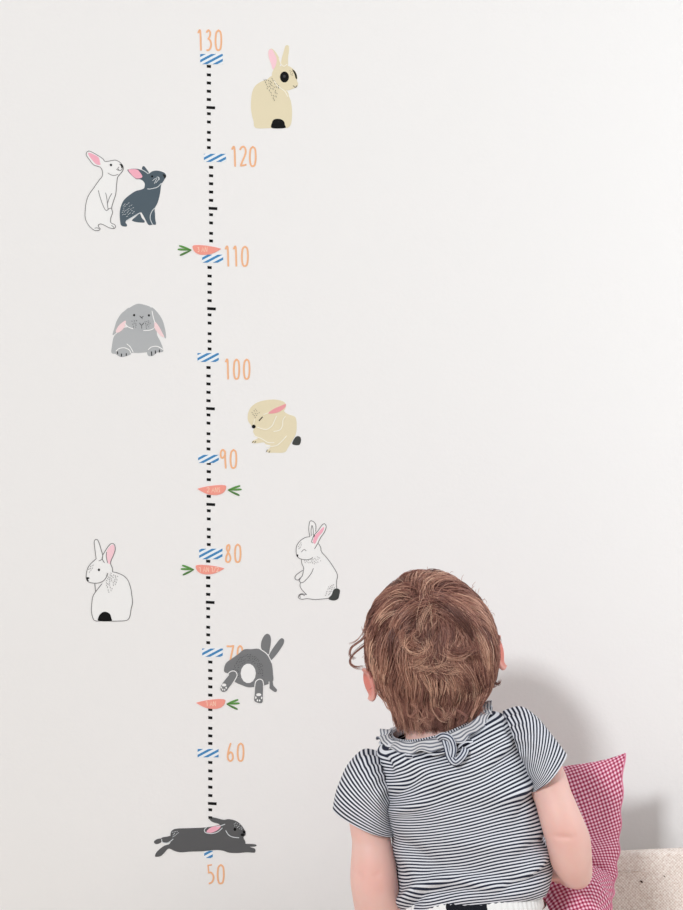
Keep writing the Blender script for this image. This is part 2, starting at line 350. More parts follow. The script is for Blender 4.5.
s.fill('head','white',[hd+[(350,340),(350,290)]],1.2); s.fill('ear','white',[le+[(310,245)],re+[(300,345)]],1.3)
s.lines('outline','line',[hd,le,re,bk,bot,bel,ch,[(205,550),(160,580),(138,605),(140,630),(165,636),(180,622)],[(303,532),(285,575),(250,620),(210,658),(185,657),(175,637),(187,622)],[(285,235),(283,180),(292,140),(302,180),(303,230)],[(185,798),(180,778),(200,768),(225,778)],[(195,382),(210,365),(225,361),(238,371)],[(285,290),(300,300)]],.62,2.2)
s.fill('inner_ear','rose',[[(300,285),(320,230),(350,200),(390,158),(402,163),(388,200),(350,245),(320,305)]],2)
s.fill('nose','softblack',[[(148,408),(166,406),(160,430)]],2.6)
s.fill('tail','charcoal',[[(440,805),(470,770),(488,725),(520,714),(545,730),(540,770),(530,805),(500,822),(465,820)]],2.4)
s.specks('speckles','line',[(215,455),(300,440),(360,425),(385,460),(320,495),(225,478)],22,.45,1.1,1.0)
s.specks('rump_speckles','line',[(412,780),(440,700),(500,672),(500,705),(450,775)],16,.45,1.2,-.8)
s.specks('brow_speckles','line',[(160,340),(190,290),(205,315),(168,365)],9,.45,1.1,-.8)
# 8 tumbling
s = Sticker('rabbit_sticker', 'mid grey tumbling rabbit sticker showing round white tail and paw pads, over number 70', 'wall sticker', G, (190,625), 6.21, (247,703))
s.fill('ear','midgrey',[[(445,150),(442,110),(455,75),(475,55),(495,62),(503,95),(495,150),(485,182)],[(488,198),(505,160),(540,110),(565,83),(583,90),(580,118),(550,165),(505,217)]],2.4)
s.fill('body','midgrey',[[(212,270),(225,235),(265,205),(300,180),(335,152),(380,150),(425,148),(465,172),(490,198),(508,240),(515,300),(514,350),(470,372),(440,378),(400,384),(360,386),(320,372),(275,350),(240,305),(215,292)]],2.6)
s.fill('front_paw','midgrey',[[(492,345),(512,350),(518,375),(540,402),(530,416),(505,402),(492,385)]],2.4)
s.lines('fur_line','white',[[(430,146),(470,172),(492,200),(508,235)],[(222,318),(250,290),(278,286),(293,310),(275,348),(262,366)],[(402,385),(408,352),(430,336),(452,346),(459,385)],[(491,352),(492,385)]],.85,3.3)
ft = s.fill('hind_foot','midgrey',[[(188,392),(205,358),(235,320),(255,298),(278,293),(288,310),(272,347),(240,390),(225,410),(200,414)],[(402,430),(408,362),(420,344),(440,346),(452,372),(452,430),(450,477),(430,484),(400,470)]],3.2)
s.dots('paw_pad','white',[(212,372,14,9),(195,388,4.5,6.5),(203,400,4.5,6),(215,402,4.5,5),(225,389,4.5,6.5)],4,ft[0])
s.dots('paw_pad','white',[(427,432,16,9),(409,450,4.5,8),(419,467,4.5,6.5),(433,468,4.5,6.5),(445,452,4.5,8)],4,ft[1])
s.dots('tail','white',[(362,300,47,61)],3.4)
sp = [(362+math.cos(a)*x, 300+math.sin(a)*y) for a, x, y in [(math.radians(t), 62, 76) for t in range(165,375,15)]+[(math.radians(t), 95, 118) for t in range(370,175,-15)]]
s.specks('speckles','softblack',sp,60,.45,1.1,-.6,3.2)
# 9 running
s = Sticker('rabbit_sticker', 'dark grey running rabbit sticker stretched out above number 50', 'wall sticker', G, (145,800), 5.69, (205,857))
s.fill('far_leg','dark',[[(52,235),(70,222),(95,220),(92,240),(70,250),(55,246)],[(568,250),(620,251),(635,258),(620,265),(572,264)],[(95,215),(125,208),(155,203),(170,215),(150,238),(110,242),(95,230)]],2.4)
s.fill('body','dark',[[(145,200),(152,175),(180,163),(250,160),(330,157),(385,150),(425,138),(385,125),(365,107),(367,97),(400,101),(445,112),(480,109),(520,120),(550,145),(570,178),(572,198),(560,212),(570,235),(576,258),(600,268),(625,277),(628,292),(620,299),(580,297),(530,301),(480,299),(440,287),(400,284),(330,291),(260,293),(205,297),(170,290),(135,276),(110,300),(90,318),(65,323),(57,317),(65,298),(85,278),(110,260),(138,250),(150,228)]],2.8)
s.fill('inner_ear','rose',[[(350,180),(370,158),(400,148),(430,144),(425,160),(405,175),(375,186)]],3.4)
s.lines('fur_line','lightline',[[(95,222),(100,240),(130,243),(160,222)],[(350,155),(338,170),(347,185),(380,190),(415,180),(440,158)],[(405,152),(430,146),(455,137)],[(460,173),(475,197),(500,210),(535,214)]],.75,3.6)
s.lines('ear_tip','black',[[(365,99),(381,102)]],1.3,3.6)
s.dots('eye','black',[(512,166,8,9)],3.6); s.dots('nose','black',[(564,181,8,9),(555,197,11,8)],3.6)
s.specks('speckles','lightline',[(500,130),(530,128),(562,160),(545,168),(510,145)],18,.45,1.0,-.6,3.6)
s.specks('rump_speckles','lightline',[(158,182),(190,172),(190,195),(162,208)],11,.5,1.2,-.5,3.6)
# ================================================================ the room
def box_mesh(name, lo, hi, mat, parent=None, bevel=0, seg=3, subdiv=0, disp=None):
    bm = bmesh.new(); bmesh.ops.create_cube(bm, size=1)
    for v in bm.verts:
        v.co = Vector([lo[i]+(v.co[i]+.5)*(hi[i]-lo[i]) for i in range(3)])
    if bevel: bmesh.ops.bevel(bm, geom=bm.edges[:], offset=bevel, segments=seg, profile=.5, affect='EDGES')
    if subdiv: bmesh.ops.subdivide_edges(bm, edges=[e for e in bm.edges if e.calc_length() > .05], cuts=subdiv, use_grid_fill=True)
    if disp:
        for v in bm.verts: v.co += disp(v.co)
    me = bpy.data.meshes.new(name); bm.to_mesh(me); bm.free(); me.materials.append(mat)
    if bevel: me.polygons.foreach_set('use_smooth', [True]*len(me.polygons))
    o = bpy.data.objects.new(name, me); COL.objects.link(o); adopt(o, parent); return o
def grid_verts_faces(V, nu, nv, closed_u=False):
    f = []
    for j in range(nv-1):
        for i in range(nu if closed_u else nu-1):
            i2 = (i+1) % nu; f.append((j*nu+i, j*nu+i2, (j+1)*nu+i2, (j+1)*nu+i))
    return f
wallm = newmat('painted_wallpaper', (240,238,236), .85, .2)
oc = objco(wallm)
h = mth(wallm, 'ADD', noi(wallm, oc, 190, 4, .6), mth(wallm, 'MULTIPLY', noi(wallm, oc, 60, 2), .5))
bump(wallm, h, .22, .0012)
XR = 1.22
w = box_mesh('wall_back', (-2.2, 0, 0), (XR+.1, .1, 2.6), wallm); w['kind'] = 'structure'
# right wall with an invented window opening (outside the frame), put in to brighten the corner
WY0, WY1, WZ0, WZ1 = -1.05, -.22, .75, 2.15
def merged_boxes(name, boxes, mat):
    bm = bmesh.new()
    for lo, hi in boxes:
        r = bmesh.ops.create_cube(bm, size=1)
        for v in r['verts']: v.co = Vector([lo[i]+(v.co[i]+.5)*(hi[i]-lo[i]) for i in range(3)])
    me = bpy.data.meshes.new(name); bm.to_mesh(me); bm.free(); me.materials.append(mat)
    o = bpy.data.objects.new(name, me); COL.objects.link(o); return o
w = merged_boxes('wall_right', [((XR,-1.6,0),(XR+.1,WY0,2.6)), ((XR,WY1,0),(XR+.1,0,2.6)), ((XR,WY0,0),(XR+.1,WY1,WZ0)), ((XR,WY0,WZ1),(XR+.1,WY1,2.6))], wallm); w['kind'] = 'structure'
paint = newmat('white_gloss_paint', (240,240,238), .4, .4)
w = merged_boxes('added_window', [((XR-.01,WY0-.05,WZ0-.05),(XR+.05,WY0+.01,WZ1+.05)), ((XR-.01,WY1-.01,WZ0-.05),(XR+.05,WY1+.05,WZ1+.05)), ((XR-.01,WY0,WZ1-.01),(XR+.05,WY1,WZ1+.05)), ((XR-.03,WY0-.05,WZ0-.05),(XR+.05,WY1+.05,WZ0+.01)), ((XR+.02,(WY0+WY1)/2-.02,WZ0),(XR+.05,(WY0+WY1)/2+.02,WZ1))], paint); w['kind'] = 'structure'  # unseen frame made up around the opening for the side light
wood = newmat('oak_floorboards', (206,186,160), .5, .4)
oc = objco(wood); mp = nd(wood, 'ShaderNodeMapping'); mp.inputs['Scale'].default_value = (1, 14, 1); lk(wood, oc, mp.inputs[0])
br = nd(wood, 'ShaderNodeTexBrick'); br.inputs['Scale'].default_value = 1; br.inputs['Brick Width'].default_value = 1.2; br.inputs['Row Height'].default_value = .12; br.inputs['Mortar Size'].default_value = .003
br.inputs['Color1'].default_value = lin((228,216,200)); br.inputs['Color2'].default_value = lin((218,204,186)); br.inputs['Mortar'].default_value = lin((130,110,90)); lk(wood, oc, br.inputs[0])
cc = mixc(wood, mth(wood, 'MULTIPLY', noi(wood, mp.outputs[0], 6, 4), .5), (206,190,170), (238,228,214))
mx = nd(wood, 'ShaderNodeMix', data_type='RGBA'); mx.inputs[0].default_value = .35; lk(wood, br.outputs[0], mx.inputs[6]); lk(wood, cc, mx.inputs[7]); lk(wood, mx.outputs[2], bsdf(wood).inputs['Base Color'])
w = box_mesh('floor', (-2.2, -3, -.05), (XR+.1, .1, 0), wood); w['kind'] = 'structure'
ceilm = newmat('added_ceiling_paint', (235,233,230), .9, .1)
w = box_mesh('added_ceiling', (-2.2, -1.7, 2.6), (XR+.1, .1, 2.7), ceilm); w['kind'] = 'structure'  # unseen slab added to dim the upper wall, cut short for the key light
w = box_mesh('baseboard_back', (-2.2, -.015, 0), (XR, 0, .09), paint); w['kind'] = 'structure'

# ================================================================ burlap sofa
bur = newmat('burlap', (206,190,170), .95, .1)
oc = objco(bur)
nz = nd(bur, 'ShaderNodeTexNoise'); nz.inputs['Scale'].default_value = 60; lk(bur, oc, nz.inputs['Vector'])
wv = nd(bur, 'ShaderNodeVectorMath', operation='MULTIPLY_ADD'); lk(bur, nz.outputs['Color'], wv.inputs[0]); wv.inputs[1].default_value = (.0016,.0016,.0016); lk(bur, oc, wv.inputs[2])
sep = nd(bur, 'ShaderNodeSeparateXYZ'); lk(bur, wv.outputs[0], sep.inputs[0])
fr = 2*math.pi/.0040
sx = mth(bur, 'SINE', mth(bur, 'MULTIPLY', sep.outputs[0], fr)); sz = mth(bur, 'SINE', mth(bur, 'MULTIPLY', mth(bur, 'ADD', sep.outputs[2], sep.outputs[1]), fr))
weave = mth(bur, 'MULTIPLY', sx, sz)
wf = mth(bur, 'ADD', mth(bur, 'MULTIPLY', weave, .22), mth(bur, 'MULTIPLY', noi(bur, oc, 330, 3), 1.25))
c1 = mixc(bur, mth(bur, 'SUBTRACT', wf, .05), (196,172,158), (255,250,242))
lk(bur, c1, bsdf(bur).inputs['Base Color']); bump(bur, wf, .6, .001)
sofa = root('sofa', (.42,-.42,0), 'natural burlap covered sofa with a low backrest at the wall behind the cushion', 'sofa')
SZ = .435
def padd(co): 
    return Vector((0,0,.0025*noise.noise(co*9))) 
box_mesh('seat', (-.32,-.78,.28), (1.16,-.123,SZ), bur, sofa, .02, 4, 12, lambda c: Vector((0,0,.003*noise.noise(c*6))) if c.z > .4 else Vector())
def bk(c):
    d = Vector()
    if c.z > .5: d.z += .05*(c.x-.36)*max(0,(c.z-.5)/.037)
    return d+Vector((0,.0015*noise.noise(c*7),0))
box_mesh('backrest', (.22,-.12,.27), (1.16,-.103,.5375), bur, sofa, .006, 3, 12, bk)
lw = newmat('dark_wood_leg', (96,66,44), .5)
for x in (-.27, 1.11):
    for y in (-.73, -.13):
        bm = bmesh.new(); bmesh.ops.create_cone(bm, cap_ends=True, segments=20, radius1=.016, radius2=.026, depth=.285, matrix=Matrix.Translation((x,y,.1425)))
        me = bpy.data.meshes.new('leg'); bm.to_mesh(me); bm.free(); me.materials.append(lw); o = bpy.data.objects.new('leg', me); COL.objects.link(o); adopt(o, sofa)
def tube_mesh(pts, rad, n=8, squash=None, caps=True):
    """returns verts, faces of a swept tube; rad per point, squash = list of (a,b) factors along the frame axes"""
    pts = [Vector(p) for p in pts]; V = []; Fc = []; N = len(pts)
    t0 = (pts[1]-pts[0]).normalized(); up = Vector((0,0,1)) if abs(t0.z) < .9 else Vector((0,1,0))
    nrm = t0.cross(up).normalized(); tp = t0
    for i in range(N):
        t = (pts[min(i+1,N-1)]-pts[max(i-1,0)]).normalized()
        q = tp.rotation_difference(t); nrm = (q @ nrm).normalized(); tp = t; b = t.cross(nrm)
        sa, sb = squash[i] if squash else (1, 1)
        for k in range(n):
            a = 2*math.pi*k/n; V.append(pts[i]+(nrm*math.cos(a)*sa+b*math.sin(a)*sb)*rad[i])
    Fc = grid_verts_faces(None, n, N, True)
    if caps: Fc += [tuple(range(n))[::-1], tuple(range((N-1)*n, N*n))]
    return V, Fc
# crease in the shaded burlap
pts = [P(619+i*3.2, 871.3+(.6*math.sin(i*.9) if i < 8 else (i-7)*.3), -.1208) for i in range(10)]
v, f = tube_mesh(pts, [.0008]*10, 6); link_mesh('seam', v, f, bur, sofa, True)
spotm = newmat('brown_fleck', (70,50,40))
for (x, y, a) in ((641.5,881.7,1.9),(664.5,876.3,1.1)):
    c = P(x, y, -.1212); d = Vector((a*.0009,0,-a*.0005)); v, f = tube_mesh([c-d, c, c+d], [.0003*a,.0007*a,.0003*a], 6)
    o = link_mesh('fleck', v, f, spotm, sofa, True)

# ================================================================ checked cushion
pil = newmat('red_white_check_cotton', (215,120,150), .85, .2)
uv = nd(pil, 'ShaderNodeUVMap'); sp = nd(pil, 'ShaderNodeSeparateXYZ'); lk(pil, uv.outputs[0], sp.inputs[0])
def sqw(m, x, per, soft=2.2):
    s_ = mth(m, 'SINE', mth(m, 'MULTIPLY', x, 2*math.pi/per))
    n = nd(m, 'ShaderNodeClamp'); lk(m, mth(m, 'MULTIPLY_ADD', s_, soft, .5), n.inputs[0]); return n.outputs[0]
a_ = sqw(pil, sp.outputs[0], .0043); b_ = sqw(pil, sp.outputs[1], .0043)
ab = mth(pil, 'MULTIPLY', a_, b_); orr = mth(pil, 'MAXIMUM', a_, b_)
col = mixc(pil, orr, (242,212,223), (210,112,142)); m2 = nd(pil, 'ShaderNodeMix', data_type='RGBA'); lk(pil, ab, m2.inputs[0]); lk(pil, col, m2.inputs[6]); m2.inputs[7].default_value = lin((140,34,62)); lk(pil, m2.outputs[2], bsdf(pil).inputs['Base Color'])
bump(pil, noi(pil, uv.outputs[0], 900, 2), .25, .0006)
PW = .27
def catm(pts, t):
    n = len(pts)-1; x = min(max(t,0),.99999)*n; i = int(x); u = x-i
    p0, p1, p2, p3 = pts[max(i-1,0)], pts[i], pts[i+1], pts[min(i+2,n)]
    return 0.5*((2*p1)+(-p0+p2)*u+(2*p0-5*p1+4*p2-p3)*u*u+(-p0+3*p1-3*p2+p3)*u**3)
prof = [Vector(p) for p in ((0,-.182,.676),(0,-.2,.62),(0,-.218,.572),(0,-.245,.538),(0,-.29,.523),(0,-.33,.497),(0,-.356,.462))]
def pillow_pt(u, v, side):
    # u -1..1 (left..right), v 0 top..1 bottom
    c = catm(prof, v); c2 = catm(prof, min(v+.01,1)); c1 = catm(prof, max(v-.01,0)); t = (c2-c1).normalized()
    nrm = Vector((0, t.z, -t.y))
    if nrm.y > 0: nrm = -nrm
    vv = 2*v-1
    prof_u = max(0, 1-abs(u)**2.6)**.62; prof_v = max(0, 1-abs(vv)**2.8)**.6
    th = .038*prof_u*prof_v
    if v > .5: th *= 1.12
    # the fold under the hand
    th -= .012*math.exp(-((v-.46)/.035)**2)*prof_u
    right = float(np.interp(v, [0,.15,.35,.46,.62,.8,1], [.351,.3435,.335,.328,.315,.298,.286]))+.0012*math.sin(v*60)
    left = float(np.interp(v, [0,.45,.7,1], [.115,.17,.226,.23]))
    x = right+(left-right)*(1-u)/2
    p = Vector((x, c.y, c.z)); 
    topdip = -.014*(1-abs(u)**1.7)*(1-v)**3
    if u < .4: topdip -= .012*(1-v)**3*min(1,(.4-u))
    p.z += topdip
    wr = .0022*noise.noise(Vector((u*5, v*6, side*3.1)))*prof_v + .0016*noise.noise(Vector((u*3+v*9, v*3, side*5)))
    wr += .0028*math.sin((u*.9+v*3.2)*9)*math.exp(-((v-.48)/.1)**2)*prof_u
    p += nrm*side*(th)+nrm*wr*(1 if prof_u > 0 else 0)
    p.z += .0045*math.exp(-((v-.0)/.06)**2)*max(0,u)**6
    return p
def build_pillow():
    r = root('cushion', (.23,-.28,SZ), 'red and white small check cushion propped on the sofa under the child\'s hand', 'cushion')
    nu, nv = 90, 110; V = []; UVs = []; Fc = []
    for side in (1, -1):
        b = len(V)
        for j in range(nv):
            vv = j/(nv-1); vv = .5-.5*math.cos(math.pi*vv)*(.6)-.5*(1-2*vv)*.4
            vv = min(max(vv,0),1)
            for i in range(nu):
                u = -math.cos(math.pi*i/(nu-1)); p_ = pillow_pt(u, vv, side); V.append(p_)
                UVs.append((p_.x, -vv*.33))
        for f_ in grid_verts_faces(None, nu, nv):
            Fc.append(tuple(b+k for k in (f_ if side == 1 else f_[::-1])))
    me = bpy.data.meshes.new('cover'); me.from_pydata([tuple(v) for v in V], [], Fc); me.update()
    ul = me.uv_layers.new(name='UVMap'); ca, sa = math.cos(-.25), math.sin(-.25)
    for lp in me.loops:
        x, y = UVs[lp.vertex_index]; x += .0012*noise.noise(Vector((x*30,y*30,0))); y += .002*noise.noise(Vector((x*22,y*22,4)))
        ul.data[lp.index].uv = (x*ca-y*sa, x*sa+y*ca)
    bm = bmesh.new(); bm.from_mesh(me); bmesh.ops.remove_doubles(bm, verts=bm.verts, dist=.00005); bmesh.ops.recalc_face_normals(bm, faces=bm.faces); bm.to_mesh(me); bm.free()
    me.polygons.foreach_set('use_smooth', [True]*len(me.polygons)); me.materials.append(pil)
    o = bpy.data.objects.new('cover', me); COL.objects.link(o); adopt(o, r)
    seam = newmat('pink_seam', (222,140,165), .9)
    ed = [pillow_pt(1, j/80, 1)+Vector((.0004,0,0)) for j in range(81)]
    v, f = tube_mesh(ed, [.0011+.0004*noise.noise(p*90) for p in ed], 8); link_mesh('seam', v, f, seam, r, True)
build_pillow()

# ================================================================ the child
person = root('person', (.15,-.36,SZ), 'toddler in striped tee seen from behind, sitting and looking up at the wall', 'person')
def add_tube(acc, pts, rad, n=20, squash=None, res=5):
    """smooth chain of joints"""
    P_ = [Vector(p) for p in pts]; N = len(P_)-1; M = N*res+1
    pp = [catm(P_, i/(M-1)) for i in range(M)]
    rr = [float(np.interp(i/(M-1)*N, range(N+1), rad)) for i in range(M)]
    sq = None
    if squash: sq = [(float(np.interp(i/(M-1)*N, range(N+1), [q[0] for q in squash])), float(np.interp(i/(M-1)*N, range(N+1), [q[1] for q in squash]))) for i in range(M)]
    # round the ends
    t0 = (pp[0]-pp[1]).normalized(); t1 = (pp[-1]-pp[-2]).normalized(); e = []
    for k in (.97,.8,.55,.25): e.append(k)
    pre = [(pp[0]+t0*rr[0]*math.sqrt(1-q*q)*.9, rr[0]*q) for q in (.3,.65,.9)]
    post = [(pp[-1]+t1*rr[-1]*math.sqrt(1-q*q)*.9, rr[-1]*q) for q in (.9,.65,.3)]
    P2 = [a for a,_ in pre]+pp+[a for a,_ in post]; R2 = [a for _,a in pre]+rr+[a for _,a in post]
    S2 = [sq[0]]*3+sq+[sq[-1]]*3 if sq else None
    v, f = tube_mesh(P2, R2, n, S2); b = len(acc[0]); acc[0].extend(v); acc[1].extend(tuple(b+k for k in q) for q in f)
def add_ball(acc, c, r, M=None, nu=24, nv=16):
    b = len(acc[0]); c = Vector(c)
    for j in range(nv+1):
        th = math.pi*j/nv
        for i in range(nu):
            ph = 2*math.pi*i/nu; p = Vector((r[0]*math.sin(th)*math.cos(ph), r[1]*math.sin(th)*math.sin(ph), r[2]*math.cos(th)))
            if M is not None: p = M @ p
            acc[0].append(c+p)
    acc[1].extend(tuple(b+k for k in q) for q in grid_verts_faces(None, nu, nv+1, True))
acc = ([], [])
# --- head frame: local x = right, y = towards the wall (face), z = up
HC = P(431, 647, -.335)
HM = (Matrix.Rotation(math.radians(-12), 3, 'Y') @ Matrix.Rotation(math.radians(14), 3, 'X'))
# rotation about Y tilts the crown; negative = toward the left ear
def H(x, y, z): return HC + HM @ Vector((x, y, z))
RX, RY, RZ = .0655, .079, .0765
add_ball(acc, HC, (RX,RY,RZ), HM, 40, 30)
add_ball(acc, H(0,-.018,-.006), (.063,.066,.066), HM)          # occiput
add_ball(acc, H(0,.03,-.045), (.050,.045,.043), HM)           # jaw and cheeks
for sx_ in (-1,1):
    add_ball(acc, H(.034*sx_,.045,-.044), (.024,.022,.022), HM)   # cheeks
    add_ball(acc, H(.0,.052,-.072), (.018,.016,.014), HM)
    # ears: a cupped shell with a rim
    R_ = HM @ Matrix.Rotation(math.radians(-30*sx_), 3, 'Z')
    ec = H((.0755 if sx_ < 0 else .073)*sx_,-.004,-.026 if sx_ < 0 else -.022)
    add_ball(acc, ec, (.0042,.0125,.0185), R_)
    rim = [ec+R_ @ Vector((.0035*sx_, -.0125*math.cos(a)*(-1)*-1, .019*math.sin(a))) for a in np.linspace(-1.9,1.9,11)]
    add_tube(acc, rim, [.0026]*11, 10, None, 2)
    add_ball(acc, H(.066*sx_,.004,-.03), (.008,.007,.011), HM)
add_tube(acc, [H(0,.076,.0), H(0,.084,-.018), H(0,.087,-.028)], [.0045,.006,.0085], 12)
add_ball(acc, H(0,.075,-.049), (.016,.009,.0042), HM); add_ball(acc, H(0,.073,-.056), (.014,.009,.0045), HM)
# --- neck and trunk
neck_b = P(438,738,-.365)
add_tube(acc, [H(0,-.01,-.05), P(437,728,-.362), P(439,752,-.37)], [.043,.034,.038], 28)
spine = [P(441,752,-.372), P(447,775,-.372), P(456,810,-.368), P(466,850,-.364), P(473,890,-.362), P(479,925,-.368), P(484,952,-.372)]
add_tube(acc, spine, [.036,.055,.066,.068,.072,.076,.07], 32, [(1.05,.85),(1.1,.85),(1.05,.85),(1.02,.88),(1,.9),(1,.9),(1,.9)])
SL = P(385,782,-.372); SR = P(513,748,-.372)
add_tube(acc, [P(441,765,-.372), (P(441,765,-.372)+SL)/2+Vector((0,0,.003)), SL], [.03,.028,.027], 20)
add_tube(acc, [P(446,758,-.372), (P(446,758,-.372)+SR)/2+Vector((0,0,.003)), SR], [.03,.028,.027], 20)
# --- arms
def hand(acc, wrist, fwd, palm_n, side, curl=.3, scale=1.0):
    """wrist position, forward direction, direction the palm faces, side: +1 when the thumb lies toward fwd x palm"""
    fwd = Vector(fwd).normalized(); n = Vector(palm_n); n = (n-fwd*n.dot(fwd)).normalized(); s_ = fwd.cross(n)*side; S = scale
    W = Vector(wrist)
    add_tube(acc, [W-fwd*.004, W+fwd*.016*S, W+fwd*.032*S], [.0155*S,.019*S,.0185*S], 20, None)
    add_ball(acc, W+fwd*.022*S, (.019*S,.019*S,.012*S), Matrix((s_, fwd, n)).transposed())
    for k, (off, ln, r) in enumerate(((.0165,.030,.0058),(.0055,.034,.006),(-.0055,.031,.0058),(-.016,.025,.0052))):
        b = W+fwd*.030*S+s_*off*S; d = (fwd+s_*off*9).normalized(); pts = [b-d*.008*S, b+d*.006*S]; ang = .15
        q = pts[-1]
        for seg in (.4,.33,.27):
            ang += curl; q = q+(d*math.cos(ang)+n*math.sin(ang))*ln*seg*S; pts.append(q)
        add_tube(acc, pts, [r*1.05*S,r*1.05*S,r*S,r*.95*S,r*.85*S], 12, None, 3)
    b = W+fwd*.010*S+s_*.013*S; d = (fwd*.6+s_*.9+n*.25).normalized()
    add_tube(acc, [b, b+d*.014*S, b+d*.024*S+fwd*.004*S, b+d*.030*S+fwd*.011*S], [.009*S,.0078*S,.0068*S,.0058*S], 12, None, 3)
# left arm hangs, forearm goes forward out of the frame
EL = P(375,884,-.385)
add_tube(acc, [SL, P(370,812,-.378), P(371.5,840,-.380), P(373,862,-.384), P(374,880,-.384), P(378,905,-.37), P(382,932,-.335), P(392,948,-.29)],
         [.028,.0225,.0212,.0245,.026,.0262,.0225,.0165], 24)
hand(acc, P(393,949,-.285), (.25,.9,-.35), (0,-.3,-1), -1, .35)
# right arm leans on the cushion
add_tube(acc, [SR, P(541,770,-.388), P(553,797,-.403), P(561,820,-.412), P(568,840,-.41), P(571,858,-.402), P(576,872,-.388), P(577,875,-.370)],
         [.026,.0222,.0205,.0224,.0238,.0228,.0178,.0142], 24)
hand(acc, P(576,873,-.364), (-.08,.95,-.25), (0,-.1,-1), 1, .12, .92)
# --- legs (crossed in front, under the frame)
HP = P(483,950,-.37)
def leg(side):
    hip = HP+Vector((.036*side,.01,-.012))
    if side < 0: K = HP+Vector((-.095,.125,-.026)); A = HP+Vector((-.01,.19,-.043))
    else: K = HP+Vector((.005,.12,-.022)); A = HP+Vector((-.085,.140,-.043))
    return hip, K, A
LEGS = [leg(-1), leg(1)]
for (hip, K, A), sd in zip(LEGS, (-1,1)):
    add_tube(acc, [hip, (hip+K)/2+Vector((0,0,.004)), K], [.05,.043,.033], 22)
    add_tube(acc, [K, (K+A)/2, A], [.033,.031,.021], 22)
    fd = Vector((-sd*.8,.5,-.05)).normalized()
    add_tube(acc, [A, A+fd*.03, A+fd*.06], [.021,.021,.017], 18, [(1,.8)]*3)
    sdv = fd.cross(Vector((0,0,1)))
    for k in range(5):
        c = A+fd*(.068-.002*k)+sdv*(.014-.0075*k); add_tube(acc, [c-fd*.006, c+fd*.006], [.0052-.0005*k]*2, 10)
skin = newmat('toddler_skin', (236,196,184), .5, .35)
bs = bsdf(skin); bs.inputs['Subsurface Weight'].default_value = .25; bs.inputs['Subsurface Radius'].default_value = (1,.35,.2); bs.inputs['Subsurface Scale'].default_value = .008
at = nd(skin, 'ShaderNodeAttribute', attribute_name='blush'); nn = noi(skin, objco(skin), 45, 3)
cb = mixc(skin, mth(skin, 'MULTIPLY', nn, .7), (242,202,191), (234,180,168)); m2 = nd(skin, 'ShaderNodeMix', data_type='RGBA')
lk(skin, at.outputs['Fac'], m2.inputs[0]); lk(skin, cb, m2.inputs[6]); m2.inputs[7].default_value = lin((226,122,108)); lk(skin, m2.outputs[2], bs.inputs['Base Color'])
bump(skin, noi(skin, objco(skin), 700, 2), .12, .0004)
def remesh(name, acc, voxel, mat, parent, smooth=6, factor=.5):
    me = bpy.data.meshes.new(name+'_tmp'); me.from_pydata([tuple(v) for v in acc[0]], [], acc[1]); me.update()
    t = bpy.data.objects.new(name+'_tmp', me); COL.objects.link(t)
    m = t.modifiers.new('r', 'REMESH'); m.mode = 'VOXEL'; m.voxel_size = voxel; m.use_smooth_shade = True
    m = t.modifiers.new('s', 'SMOOTH'); m.factor = factor; m.iterations = smooth
    dg = bpy.context.evaluated_depsgraph_get(); dg.update()
    me2 = bpy.data.meshes.new_from_object(t.evaluated_get(dg)); bpy.data.objects.remove(t); bpy.data.meshes.remove(me)
    me2.name = name; me2.materials.clear(); me2.materials.append(mat)
    me2.polygons.foreach_set('use_smooth', [True]*len(me2.polygons))
    o = bpy.data.objects.new(name, me2); COL.objects.link(o); adopt(o, parent); return o
for v_ in acc[0]: v_.z = max(v_.z, SZ+.002)
body = remesh('body', acc, .0021, skin, person, 8)
me = body.data; n = len(me.vertices); co = np.empty(n*3); me.vertices.foreach_get('co', co); co = co.reshape(-1,3)
def dent(c, r, depth, d=(0,1,0)):
    w_ = np.exp(-(((co-np.array(c))/np.array(r))**2).sum(1)); co[:] += np.outer(w_*depth, np.array(d))
c = P(564,838,-.436); dent(c, (.010,.03,.0028), .0028)            # elbow crease
c = P(377,876,-.412); dent(c, (.004,.03,.004), .0015); c = P(360,877,-.410); dent(c, (.003,.03,.0035), .0015)
me.vertices.foreach_set('co', co.ravel())
bl = np.zeros(n)
for c, r, a in ((H(-.0735,0,-.024),.022,.95),(H(.0735,0,-.022),.022,.95),(H(.034,.06,-.044),.02,.35),(H(-.034,.06,-.044),.02,.35),(P(566,840,-.43),.016,.12),(P(374,877,-.41),.02,.16),(P(580,888,-.39),.012,.3),(P(560,870,-.40),.02,.15)):
    bl = np.maximum(bl, a*np.exp(-((((co-np.array(c))**2).sum(1))/(r*r))**1.5))
at_ = me.attributes.new('blush','FLOAT','POINT'); at_.data.foreach_set('value', bl.astype(np.float32))
eyem = newmat('eyeball', (245,243,240), .15, .5); oc = nd(eyem, 'ShaderNodeTexCoord').outputs['Object']
irism = newmat('iris', (70,80,95), .2, .5)
for sx_ in (-1,1):
    a2 = ([], []); add_ball(a2, H(.026*sx_,.0665,.003), (.0095,.0085,.0085), HM); eo = link_mesh('eye', a2[0], a2[1], eyem, person, True)
    a2 = ([], []); add_ball(a2, H(.026*sx_,.0728,.0045), (.0045,.0026,.0045), HM); link_mesh('iris', a2[0], a2[1], irism, eo, True)

